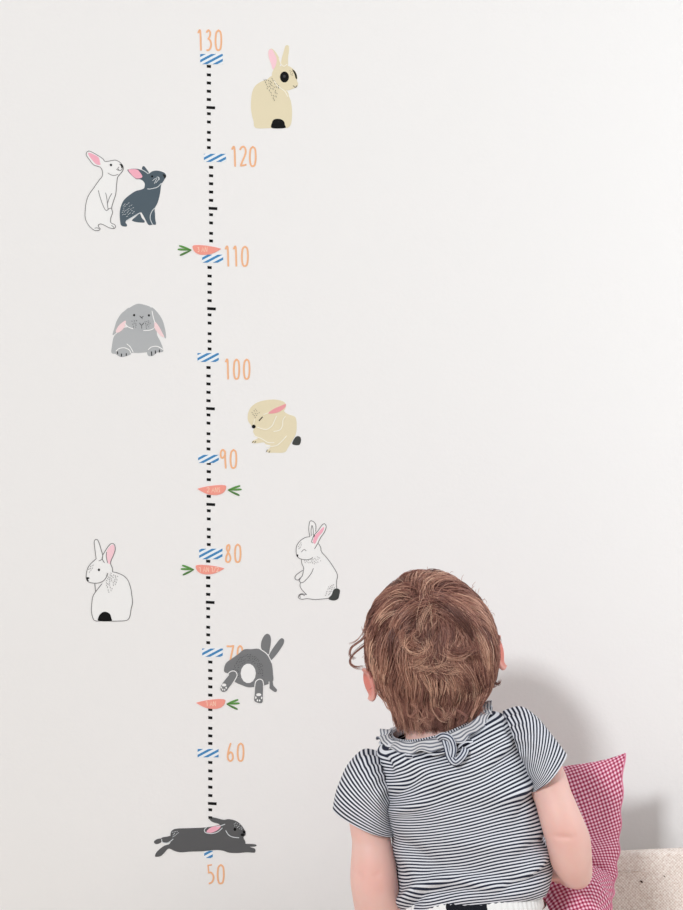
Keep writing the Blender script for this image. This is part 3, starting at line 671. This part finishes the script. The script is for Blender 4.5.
# ---------------------------------------------------------------- striped fabric
def striped(name, per, dark=(44,48,64), light=(229,231,237), duty=.42):
    m = newmat(name, light, .9, .15); u = nd(m, 'ShaderNodeUVMap'); s3 = nd(m, 'ShaderNodeSeparateXYZ'); lk(m, u.outputs[0], s3.inputs[0])
    s_ = mth(m, 'SINE', mth(m, 'MULTIPLY', s3.outputs[1], 2*math.pi/per))
    cl = nd(m, 'ShaderNodeClamp'); lk(m, mth(m, 'MULTIPLY_ADD', s_, 2.6, .5+(duty-.5)*3), cl.inputs[0])
    lk(m, mixc(m, cl.outputs[0], light, dark), bsdf(m).inputs['Base Color'])
    bump(m, noi(m, objco(m), 1300, 2), .2, .0004); return m
shirt_m = striped('navy_striped_jersey', .00375, duty=.5)
trim_m = striped('pale_grey_striped_jersey', .0040, (120,124,136), (226,226,228), .3)
def uv_mesh(name, V, UV, faces, mat, parent, solid=0):
    me = bpy.data.meshes.new(name); me.from_pydata([tuple(v) for v in V], [], faces); me.update()
    ul = me.uv_layers.new(name='UVMap')
    for p in me.polygons:
        us = [UV[me.loops[li].vertex_index] for li in p.loop_indices]; mxu = max(u[0] for u in us)
        for li, u in zip(p.loop_indices, us): ul.data[li].uv = u
    me.polygons.foreach_set('use_smooth', [True]*len(me.polygons)); me.materials.append(mat)
    o = bpy.data.objects.new(name, me); COL.objects.link(o); adopt(o, parent)
    if solid:
        s_ = o.modifiers.new('thickness', 'SOLIDIFY'); s_.thickness = solid; s_.offset = -1
    return o
def ell(a, e):
    c_, s_ = math.cos(a), math.sin(a); return (math.copysign(abs(c_)**(2/e), c_), math.copysign(abs(s_)**(2/e), s_))
# torso: rows of (left px, left y, right px, right y, depth radius, Y centre)
rows = [ (386,742,489,713,.044,-.366), (377,751,500,715,.047,-.369), (377,762,512,722,.056,-.371), (382,782,520,742,.0635,-.371), (387,803,530,768,.068,-.370), (388,815,534,793,.070,-.368),
         (391,835,538,820,.072,-.366), (395,858,546,846,.0735,-.364), (398,880,550,864,.076,-.362), (399,897,548,882,.079,-.362), (401,908,543,894,.0775,-.362), (406,911,536,897,.0745,-.362) ]
NV, NU = 150, 190
def fold(x, y, x0, y0, x1, y1, w, d):
    """soft ridge along a segment in the photo frame, height d, width w (px)"""
    vx, vy = x1-x0, y1-y0; L2 = vx*vx+vy*vy; t = max(0, min(1, ((x-x0)*vx+(y-y0)*vy)/L2)); dx, dy = x-x0-vx*t, y-y0-vy*t
    e = math.sin(math.pi*min(1,max(.0,.12+.76*t)))
    return d*e*math.exp(-(dx*dx+dy*dy)/(w*w))
FOLDS = [ (400,905,418,886,5,.005),(418,886,450,876,5,.005),(450,876,500,886,6,.004),(405,912,425,895,4,-.003),(425,895,470,890,6,-.003),
          (535,780,505,800,6,.0035),(533,792,515,830,7,-.003),(545,800,538,845,6,.003),(548,850,520,880,5,.004),(545,870,500,892,5,-.003),(549,835,515,860,6,-.0025),
          (392,800,420,780,6,-.003),(392,812,430,800,5,.0025),(395,835,440,870,8,-.003),(400,850,430,895,7,.0025),(405,760,470,790,9,.002),(470,785,525,745,8,-.0025),(480,775,515,735,6,.002),
          (440,765,420,800,9,.0018),(505,850,440,840,9,.002),(520,815,450,805,10,-.002),(385,757,392,775,4,-.003),(505,722,515,745,4,-.003),(460,755,500,735,5,.002) ]
V = []; UV = []
vacc = 0; prevc = None
for j in range(NV):
    t = j/(NV-1)*(len(rows)-1)
    pr = [np.interp(t, range(len(rows)), [r[k] for r in rows]) for k in range(6)]
    # smooth interpolation
    R = [Vector((r[0],r[1],0)) for r in rows]; R2 = [Vector((r[2],r[3],0)) for r in rows]
    l_ = catm(R, j/(NV-1)); r_ = catm(R2, j/(NV-1)); dep = catm([Vector((r[4],r[5],0)) for r in rows], j/(NV-1))
    A_ = P(l_.x, l_.y, dep.y); B_ = P(r_.x, r_.y, dep.y); c = (A_+B_)/2; hx = (B_-A_)/2
    if prevc is not None: vacc += (c-prevc).length
    prevc = c
    e = 2.15+.35*min(1,t/4)
    for i in range(NU):
        a = 2*math.pi*i/NU; ca, sa = ell(a, e); off = hx*ca; yy = dep.x*sa
        p = c+off+Vector((0, yy, (.0235*max(0,min(1,(t-2)/8)))*max(0,-sa)))
        d = p.y-CY; px = 341.5+p.x*F/d; py = 455-(p.z-CZ)*F/d
        rad = Vector((ca*.7, sa, 0)).normalized()
        dd = 0
        if sa < .1:
            for q in FOLDS: dd += 1.7*fold(px, py, *q)
        dd += .0026*noise.noise(p*24)+.0018*noise.noise(Vector((p.x*22+p.z*35, p.y*20, p.z*50)))
        dd *= min(1, t/1.5)
        p += rad*dd
        V.append(p)
        UV.append((i*.003, vacc+.0050*noise.noise(p*19+Vector((3,1,2)))+.5*dd+.004*math.sin(ca*2.2)))
shirt = uv_mesh('shirt', V, UV, grid_verts_faces(None, NU, NV, True), shirt_m, person, .0012)
# sleeves
def sleeve(rings, puckers, flip):
    """rings: (outer px, outer py, inner px, inner py, depth radius, Y)"""
    V = []; UV = []; nv, nu = 60, 110; vacc = 0; prev = None
    for j in range(nv):
        t = j/(nv-1)
        o_ = catm([Vector((r[0],r[1],0)) for r in rings], t); i_ = catm([Vector((r[2],r[3],0)) for r in rings], t); dp = catm([Vector((r[4],r[5],0)) for r in rings], t)
        A_ = P(o_.x,o_.y,dp.y); B_ = P(i_.x,i_.y,dp.y); c = (A_+B_)/2; hx = (B_-A_)/2
        if prev is not None: vacc += (c-prev).length*.6+(A_-pA).length*.4
        prev = c; pA = A_
        for i in range(nu):
            a = 2*math.pi*i/nu; ca, sa = ell(a, 2.1); p = c+hx*ca+Vector((0,dp.x*sa,0))
            rad = (hx.normalized()*ca+Vector((0,sa,0))).normalized()
            g = puckers*math.exp(-(t/.28)**2)*math.sin(a*13+1.3*math.sin(a*3))*(.6 if ca > .3 else 1)
            fl = .0018*noise.noise(p*30)+.0012*math.sin(a*5+t*3)*t
            dd = g+fl; p = p+rad*dd
            V.append(p); UV.append((i*.002, vacc*(1.0)+.3*dd+.003*noise.noise(p*20)))
    o = uv_mesh('sleeve', V, UV, grid_verts_faces(None, nu, nv, True), shirt_m, shirt, .0012)
    return o
sleeve([(379,755,392,798,.030,-.372),(364,753,389,806,.037,-.376),(349,766,390,816,.0385,-.378),(339,784,391,825,.037,-.380),(335,800,391,832,.034,-.381),(333.8,808,391,834,.0315,-.381)], .0024, 1)
sleeve([(504,714,522,770,.035,-.374),(522,709,523,775,.039,-.380),(540,719,526,780,.039,-.385),(552,733,528,784,.037,-.390),(561,746,529.5,787,.034,-.394),(565,753,530,789,.0315,-.396)], .0026, -1)
# armhole seams
# collar: double frill around the neck
def ring_pt(a, rx, ry, dz=0):
    A_ = P(379,744,-.365); B_ = P(494,709,-.365); c = (A_+B_)/2; hx = (B_-A_).normalized()
    up = Vector((-hx.z,0,hx.x)); return c+hx*rx*math.cos(a)+Vector((0,ry*math.sin(a),0))+up*dz+up*(-.006*(1 if math.sin(a) < 0 else 0)*abs(math.sin(a)))
def frill(name, r0x, r0y, width, dz0, dz1, freq, amp, ph, mat, seed):
    V = []; UV = []; nu = 420; nv = 14
    for j in range(nv):
        t = j/(nv-1)
        for i in range(nu):
            a = 2*math.pi*i/nu
            wav = (math.sin(a*freq+ph+1.5*noise.noise(Vector((a*2,seed,0))))+.5*math.sin(a*freq*1.7+seed))*amp*t
            wd = width*(1+.35*noise.noise(Vector((math.cos(a)*4,math.sin(a)*4,seed))))
            bk_ = max(0,-math.sin(a))**.5; p = ring_pt(a+.25*wav*t, r0x+wd*t*(1-.35*bk_)+abs(wav)*.2, r0y+.0095*bk_+wd*t*(1+.35*bk_)+.5*wav*bk_, dz0+(dz1-dz0)*t-.0085*t*bk_+wav*(1-.5*bk_))
            V.append(p); UV.append((a*.06, t*width*1.0+.001*math.sin(a*9)))
    return uv_mesh(name, V, UV, grid_verts_faces(None, nu, nv, True), mat, shirt, .0009)
frill('collar_frill',   .0520, .0425, .0135, .0055, .0060, 12, .0030, .4, trim_m, 2.0)
frill('collar_frill',   .0500, .0405, .0145, .002, .0000, 11, .0024, 1.9, shirt_m, 7.0)
V = []; UV = []
for j in range(10):
    t = j/9
    for i in range(200):
        a = 2*math.pi*i/200; V.append(ring_pt(a, .0515-.002*t, .041-.002*t, -.003+.009*t)); UV.append((a*.05, a*.06+t*.002))
uv_mesh('neckband', V, UV, grid_verts_faces(None, 200, 10, True), shirt_m, shirt, .0012)
# back tie loop
def strap(name, pts, wid, parent, mat, twist=0):
    pts = [Vector(p) for p in pts]; M = 60; V = []; UV = []
    for k in range(M):
        t = k/(M-1); c = catm(pts, t); tg = (catm(pts, min(1,t+.02))-catm(pts, max(0,t-.02))).normalized(); sd = tg.cross(Vector((0,-1,0))).normalized()
        for q in range(9):
            w_ = (q/8-.5); V.append(c+sd*w_*wid+Vector((0,-.0022*math.cos(w_*math.pi),0))); UV.append((t, w_*wid*1.0))
    return uv_mesh(name, V, UV, grid_verts_faces(None, 9, M), mat, parent, .0012)
tie_m = striped('navy_striped_tie', .0031, (60,66,86), (214,218,226), .4)
tie = strap('tie', [P(444,735,-.428), P(447,745,-.434), P(450,756,-.4375), P(455,762,-.441), P(461,758,-.4405), P(465,752,-.4375), P(466,748,-.433)], .0085, shirt, tie_m)
strap('tie_loop', [P(437,739,-.428), P(443,736,-.436), P(450,739,-.4375), P(453,748,-.4375), P(452,757,-.4385)], .0075, tie, tie_m)

# ---------------------------------------------------------------- trousers
pant = newmat('white_spotted_cotton', (238,238,236), .9, .15)
geo = nd(pant, 'ShaderNodeTexCoord').outputs['Object']
vo = nd(pant, 'ShaderNodeTexVoronoi'); vo.inputs['Scale'].default_value = 26; vo.inputs['Randomness'].default_value = .8; lk(pant, geo, vo.inputs['Vector'])
spot = mth(pant, 'LESS_THAN', vo.outputs['Distance'], .26)
lk(pant, mixc(pant, spot, (240,240,238), (30,32,38)), bsdf(pant).inputs['Base Color'])
a2 = ([], [])
hipc = [P(473,901,-.362), P(478,925,-.366), P(483,950,-.372)]
add_tube(a2, hipc, [.076,.082,.076], 40, [(.98,.92)]*3, 6)
for hip, K, A in LEGS:
    add_tube(a2, [hip, (hip+K)/2+Vector((0,0,.004)), K], [.062 if hip.x > .16 else .056,.049,.038], 22)
    add_tube(a2, [K, (K+A)/2, K+(A-K)*.82], [.038,.035,.027], 22)
for v_ in a2[0]:
    v_.z = max(v_.z, SZ+.001)
tr = remesh('trousers', a2, .004, pant, person, 4)
bmm = bmesh.new(); bmm.from_mesh(tr.data)
wl = P(478,903,-.43)
bmesh.ops.bisect_plane(bmm, geom=bmm.verts[:]+bmm.edges[:]+bmm.faces[:], plane_co=P(478,906,-.362), plane_no=(-.06,.12,1), clear_outer=True)
bmm.to_mesh(tr.data); bmm.free()
# waistband: ribbed elastic with one dark patch at the centre back
wbm = newmat('ribbed_waistband', (243,243,241), .9, .15)
uvn = nd(wbm, 'ShaderNodeUVMap'); s3 = nd(wbm, 'ShaderNodeSeparateXYZ'); lk(wbm, uvn.outputs[0], s3.inputs[0])
inn = mth(wbm, 'MULTIPLY', mth(wbm, 'GREATER_THAN', s3.outputs[0], 0), mth(wbm, 'LESS_THAN', s3.outputs[0], 1))
lk(wbm, mixc(wbm, inn, (243,243,241), (30,32,38)), bsdf(wbm).inputs['Base Color'])
V = []; UV = []; nu = 480; nv = 16
A_ = P(404,896,-.362); B_ = P(537,889,-.362)
for j in range(nv):
    t = j/(nv-1); c = (A_+B_)/2+Vector((0.001*t,0,-.022*t)); hx = (B_-A_)/2*(1.0+.03*t)
    for i in range(nu):
        a = 2*math.pi*i/nu; ca, sa = ell(a, 2.3); rib = .0006*math.sin(a*70+2*noise.noise(Vector((a*4,0,0)))); bulge = .0025*math.sin(math.pi*t)
        p = c+hx*ca*(1+(rib+bulge)/.08)+Vector((0,(.0775+rib+bulge)*sa,-.001+.0175*max(0,-sa))); V.append(p)
        d = p.y-CY; px = 341.5+p.x*F/d
        UV.append(((px-447+.6*math.sin(t*9))/40 if sa < 0 else -1, t))
uv_mesh('waistband', V, UV, grid_verts_faces(None, nu, nv, True), wbm, tr, .001)
# ================================================================ hair
hairm = newmat('light_brown_hair', (140,104,88)  , .36, .5)
at = nd(hairm, 'ShaderNodeAttribute', attribute_name='tone')
cr = nd(hairm, 'ShaderNodeValToRGB'); lk(hairm, at.outputs['Fac'], cr.inputs[0])
els = cr.color_ramp.elements; els[0].position = 0; els[0].color = lin((104,68,58)); els[1].position = 1; els[1].color = lin((246,204,176))
e_ = els.new(.35); e_.color = lin((154,106,94)); e_ = els.new(.65); e_.color = lin((196,144,124))
lk(hairm, cr.outputs[0], bsdf(hairm).inputs['Base Color'])
hx0 = np.array(HM @ Vector((1,0,0))); hy0 = np.array(HM @ Vector((0,1,0))); hz0 = np.array(HM @ Vector((0,0,1))); hc = np.array(HC)
HR = np.array((.067,.0835,.078))
def towld(s, lift): # s: (...,3) unit vectors, local
    q = s*(HR+lift[..., None]); return hc+q[..., 0:1]*hx0+q[..., 1:2]*hy0+q[..., 2:3]*hz0
def sdir(px, py):
    """direction on the skull whose point shows at this place from behind"""
    best = None
    p = np.array(P(px, py, -.41))-hc; x = p@hx0/HR[0]; z = p@hz0/HR[2]; 
    for _ in range(3):
        y = -math.sqrt(max(.02, 1-x*x-z*z)); w_ = hc+y*HR[1]*hy0; p = np.array(P(px, py, float(w_[1])))-hc; 
        x = p@hx0/HR[0]-0*y; z = p@hz0/HR[2]
    v = np.array((x, y, z)); return v/np.linalg.norm(v)
crown = sdir(426, 600)
vort = [(sdir(413,642), 1.6, .20), (sdir(452,652), -2.0, .22), (sdir(432,668), .5, .15)]
nape = sdir(440, 728)
def nrm(a): return a/np.maximum(1e-9, np.linalg.norm(a, axis=-1, keepdims=True))
def flow(s, ph):
    d = s-crown; r = np.linalg.norm(d, axis=-1, keepdims=True)
    v = nrm(d)*(.9+.0*r)+.75*np.cross(s, np.broadcast_to(crown, s.shape))*np.exp(-(r/.5)**2)
    v = v+np.array((0,0,-1.0))*np.clip(r*1.2, 0, 1)
    low = np.clip((-s[..., 2:3]+.05)*1.2, 0, 1)
    v = v+nrm(nape-s)*low*1.1*(np.abs(s[..., 0:1])*1.2+.2)
    for c, k, sg in vort:
        dd = s-c; q = np.exp(-((dd**2).sum(-1, keepdims=True))/(sg*sg)); v = v*(1-.75*q)+k*np.cross(s, np.broadcast_to(c, s.shape))/sg*q*.55
    v = v+.55*np.stack([np.sin(s[..., 2]*6+.45*ph+s[..., 0]*3), np.zeros_like(ph), .7*np.sin(s[..., 0]*7+ph*.5)], -1)
    v = v-s*(v*s).sum(-1, keepdims=True)
    return nrm(v)
def on_scalp(s):
    x, y, z = s[..., 0], s[..., 1], s[..., 2]
    front = .12+.62*np.clip(z, 0, 1)                   # hairline moves forward over the top
    ok = (y < front) & (z > -.93)
    ear = (np.abs(x) > .86) & (np.abs(y) < .22) & (z < -.02) & (z > -.62)
    return ok & ~ear
NG, NC, NP = 620, 26, 12
g = nrm(rng.normal(size=(6000, 3))); g = g[on_scalp(g)][:NG]; NG = len(g)
ph = rng.uniform(0, 6.28, NG)
Lg = rng.uniform(.5, .85, NG)*(1-.25*(g[:, 2] < -.4))          # arc length in radians
tone_g = np.clip(rng.normal(.48, .26, NG), 0, 1)
liftg = rng.uniform(.0015, .0075, NG); tipcurl = rng.normal(0, 1, (NG, 3))
# guide paths
G_ = np.zeros((NG, NP, 3)); s = g.copy()
for k in range(NP):
    G_[:, k] = s; s = nrm(s+flow(s, ph)*(Lg/(NP-1))[:, None])
# strands: root spread around the guide, converging along the length
u = np.linspace(0, 1, NP)
rootoff = rng.normal(0, .075, (NG, NC, 3)); rootoff -= g[:, None]*(rootoff*g[:, None]).sum(-1, keepdims=True)
conv = (1-u)**.8*.9+.22+.10*np.clip(u-.8,0,1)*5
S = G_[:, None]+rootoff[:, :, None]*conv[None, None, :, None]
S = S+.010*np.sin(u*9+rng.uniform(0, 6.28, (NG, NC, 1)))[..., None]*rng.normal(0, 1, (NG, NC, 1, 3))*u[:, None]
S = nrm(S)
lift = liftg[:, None, None]*(np.sin(np.pi*np.clip(u*1.15, 0, 1))**.7)[None, None]+rng.uniform(0, .0022, (NG, NC, 1))+.0004
W = towld(S, lift)
tipc = tipcurl/np.linalg.norm(tipcurl, axis=1, keepdims=True)
W = W+(np.clip(u-.62, 0, 1)**1.6)[None, None, :, None]*.012*tipc[:, None, None]
out = nrm(W-hc); W = W+out*((np.clip(u-.7, 0, 1)**1.3)[None, None, :, None])*.010
paths = W.reshape(-1, NP, 3); tone = (tone_g[:, None]+rng.normal(0, .16, (NG, NC))).reshape(-1)
rad0 = np.full(len(paths), .00030)
keep = rng.uniform(size=len(paths)) < .97
paths, tone, rad0 = paths[keep], tone[keep], rad0[keep]
extra = []; ext_t = []
def wisp(px_pts, Y0, Y1, n, spread, tn=.5):
    pts = [P(x, y, Y0+(Y1-Y0)*k/(len(px_pts)-1)) for k, (x, y) in enumerate(px_pts)]
    base = np.array([catm(pts, k/(NP-1)) for k in range(NP)])
    for _ in range(n):
        o0 = rng.normal(0, spread, 3); o1 = rng.normal(0, spread*1.1, 3); uu = np.linspace(0, 1, NP)[:, None]
        extra.append(base+o0*(1-uu)+o1*uu*uu); ext_t.append(tn+rng.normal(0, .12))
wisp([(372,628),(361,640),(352,647),(350,655),(355,659)], -.35,-.35, 16,.0012,.35)
wisp([(371,640),(360,648),(352,656),(350,663),(356,667),(364,667)], -.35,-.36, 22,.0012,.35)
wisp([(372,630),(364,632),(362,627)], -.35,-.35, 5,.001,.4)
wisp([(369,620),(362,634),(356,641),(349,644)], -.35,-.35, 4,.001,.5)
wisp([(376,690),(384,700),(388,708),(397,712)], -.36,-.37, 8,.0012,.6)
wisp([(490,636),(497,634),(500,641),(496,646),(491,645)], -.35,-.35, 20,.0012,.4)
wisp([(484,622),(490,627),(491,634),(488,640)], -.35,-.35, 16,.0012,.4)
wisp([(484,676),(491,681),(498,684),(500,681)], -.36,-.36, 26,.0013,.3)
wisp([(482,684),(490,688),(497,684)], -.36,-.36, 16,.0013,.45)
wisp([(400,584),(406,575),(420,571),(436,575),(446,582)], -.33,-.34, 60,.0016,.42)
wisp([(398,582),(404,575),(414,572)], -.33,-.34, 30,.0014,.35)
wisp([(470,700),(478,706),(484,712)], -.38,-.39, 26,.002,.5)
for cx, cy, r0_, a0, dirn in ((413,645,13,-.5,1),(452,655,14,3.4,-1),(460,638,12,2.4,-1),(424,655,12,0,1),(440,662,9,3,-1),(420,634,11,2,1)):
    for q in range(5):
        ox = cx+rng.uniform(-5,5); oy = cy+4+rng.uniform(-5,5); a1 = a0+rng.uniform(-.5,.5); rr_ = r0_*rng.uniform(.7,1.6); pl = [(ox+rr_*math.cos(a1+dirn*k*.42)*(1-.02*k), oy+rr_*.72*math.sin(a1+dirn*k*.42)*(1-.02*k)) for k in range(6)]
        wisp(pl, -.4225, -.4265, 12, .0026, float(rng.uniform(.15,1.0)))
for x0, y0, xs in ((432,660,2),(428,662,-3),(438,662,5)):
    wisp([(x0,y0),(x0+xs,y0+14),(x0+xs*1.6,y0+28),(x0+xs*2.5,y0+44)], -.424,-.412, 22,.0014,.35)
for q in range(90):
    x0 = rng.uniform(386, 486); y0 = 691+rng.uniform(0, 15)+(abs(x0-436)/50)*-8; xe = 436+(x0-436)*.72+rng.uniform(-5,5); ye = 731-(xe-425)*.16*(xe > 425)-max(0,405-xe)*.5+rng.uniform(-4,3)
    zb = -.402+.016*((x0-436)/50)**2
    wisp([(x0,y0),(x0*.6+xe*.4+rng.uniform(-2,2),y0*.6+ye*.4),(x0*.25+xe*.75,y0*.25+ye*.75+rng.uniform(-1,1)),(xe+rng.uniform(-2,3),ye)], zb-.002, zb+rng.uniform(-.004,.004), 26, .0019, float(np.clip(rng.normal(.45,.2),0,1)))
for q in range(60):
    a_ = rng.uniform(-1.2, 4.3); rx_ = 65+rng.uniform(-3,2); x0 = 431+rx_*math.cos(a_); y0 = 647-76*math.sin(a_)
    if y0 > 700: continue
    l_ = rng.uniform(4,9); t_ = a_+rng.choice([-1,1])*rng.uniform(.7,1.4)
    wisp([(x0-3*math.cos(a_),y0+3*math.sin(a_)),(x0+l_*.4*math.cos(t_),y0-l_*.4*math.sin(t_)),(x0+l_*.8*math.cos(t_-.4),y0-l_*.8*math.sin(t_-.4))], -.345,-.345, 1, .0004, .5)
for q in range(14):
    x0 = 402+rng.uniform(0,52); wisp([(x0, 698+rng.uniform(-4,6)), (x0+rng.uniform(-4,8), 708), (x0+rng.uniform(-2,14), 716+rng.uniform(0,4)), (x0+rng.uniform(4,18), 722+rng.uniform(-8,4))], -.405,-.407, 8,.0018, float(rng.uniform(.3,.9)))
paths = np.concatenate([paths, np.array(extra)]); tone = np.concatenate([tone, np.array(ext_t)]); rad0 = np.concatenate([rad0, np.full(len(extra), .00024)])
NS = len(paths)
tg = np.gradient(paths, axis=1); tg /= np.maximum(1e-9, np.linalg.norm(tg, axis=-1, keepdims=True))
ref = nrm(paths-hc); n1 = nrm(np.cross(tg, ref)); n2 = np.cross(tg, n1)
rr = rad0[:, None]*np.array([1.0]*(NP-4)+[.9,.75,.5,.2])[None]
ring = []
for k in range(3):
    a = 2*math.pi*k/3+.5; ring.append(paths+(n1*math.cos(a)+n2*math.sin(a))*rr[..., None])
VV = np.stack(ring, 2).reshape(-1, 3)                                  # strand, point, ring
base = (np.arange(NS)[:, None, None]*NP+np.arange(NP-1)[None, :, None])*3; k = np.arange(3)[None, None]; k2 = (k+1) % 3
FF = np.stack([base+k, base+k2, base+3+k2, base+3+k], -1).reshape(-1, 4)
TT = np.repeat(tone, NP*3)
# hair-coloured cap under the strands, its tone darkened to shade the gaps between locks
cv = []; cf = []; nu, nv = 80, 60
gs = np.array([[[math.sin(math.pi*j/nv)*math.cos(2*math.pi*i/nu), math.sin(math.pi*j/nv)*math.sin(2*math.pi*i/nu), math.cos(math.pi*j/nv)] for i in range(nu)] for j in range(nv+1)])
okm = on_scalp(gs); cw = towld(gs, np.full(gs.shape[:2], .0012)).reshape(-1, 3); off = len(VV)
for j in range(nv):
    for i in range(nu):
        i2 = (i+1) % nu
        if okm[j, i] and okm[j, i2] and okm[j+1, i] and okm[j+1, i2]: cf.append((off+j*nu+i, off+(j+1)*nu+i, off+(j+1)*nu+i2, off+j*nu+i2))
VV = np.concatenate([VV, cw]); FF = np.concatenate([FF, np.array(cf)]); TT = np.concatenate([TT, np.full(len(cw), .12)])
me = bpy.data.meshes.new('hair'); me.vertices.add(len(VV)); me.vertices.foreach_set('co', VV.ravel().astype(np.float32))
me.loops.add(FF.size); me.loops.foreach_set('vertex_index', FF.ravel().astype(np.int32))
me.polygons.add(len(FF)); me.polygons.foreach_set('loop_start', (np.arange(len(FF))*4).astype(np.int32))
me.update(calc_edges=True); me.validate(); me.polygons.foreach_set('use_smooth', [True]*len(me.polygons))
ta = me.attributes.new('tone', 'FLOAT', 'POINT'); ta.data.foreach_set('value', np.clip(TT, 0, 1).astype(np.float32))
me.materials.append(hairm); o = bpy.data.objects.new('hair', me); COL.objects.link(o); adopt(o, person)

# ================================================================ light and camera
wd = bpy.data.worlds.new('World'); SC.world = wd; wd.use_nodes = True
bg = wd.node_tree.nodes['Background']; bg.inputs[0].default_value = (1.0,.97,.96,1); bg.inputs[1].default_value = .42
def area(name, loc, to, size, power, color, sy=None):
    l = bpy.data.lights.new(name, 'AREA'); l.energy = power; l.color = color; l.size = size
    if sy: l.shape = 'RECTANGLE'; l.size_y = sy
    o = bpy.data.objects.new(name, l); COL.objects.link(o); o.location = loc
    o.rotation_euler = (Vector(to)-Vector(loc)).to_track_quat('-Z', 'Y').to_euler(); return o
area('key_window_light', (-4.3,-9.18,5.55), (.1,-.2,.9), 1.1, 640, (.93,.965,1))
area('side_fill_light', (XR+.06,(WY0+WY1)/2,(WZ0+WZ1)/2), (XR-1,(WY0+WY1)/2-.0,(WZ0+WZ1)/2), WY1-WY0, 8, (.84,.92,1), WZ1-WZ0)  # added fill in the invented opening, brightens the right of the back wall
cam = bpy.data.cameras.new('camera'); cam.sensor_fit = 'VERTICAL'; cam.sensor_height = 24; cam.lens = F/910*24; cam.clip_start = .05
co_ = bpy.data.objects.new('camera', cam); COL.objects.link(co_); co_.location = (0, CY, CZ); co_.rotation_euler = (math.radians(90), 0, 0); SC.camera = co_
vs = SC.view_settings; vs.view_transform = 'Standard'; vs.look = 'None'; vs.gamma = 1; vs.use_curve_mapping = False; vs.exposure = 0
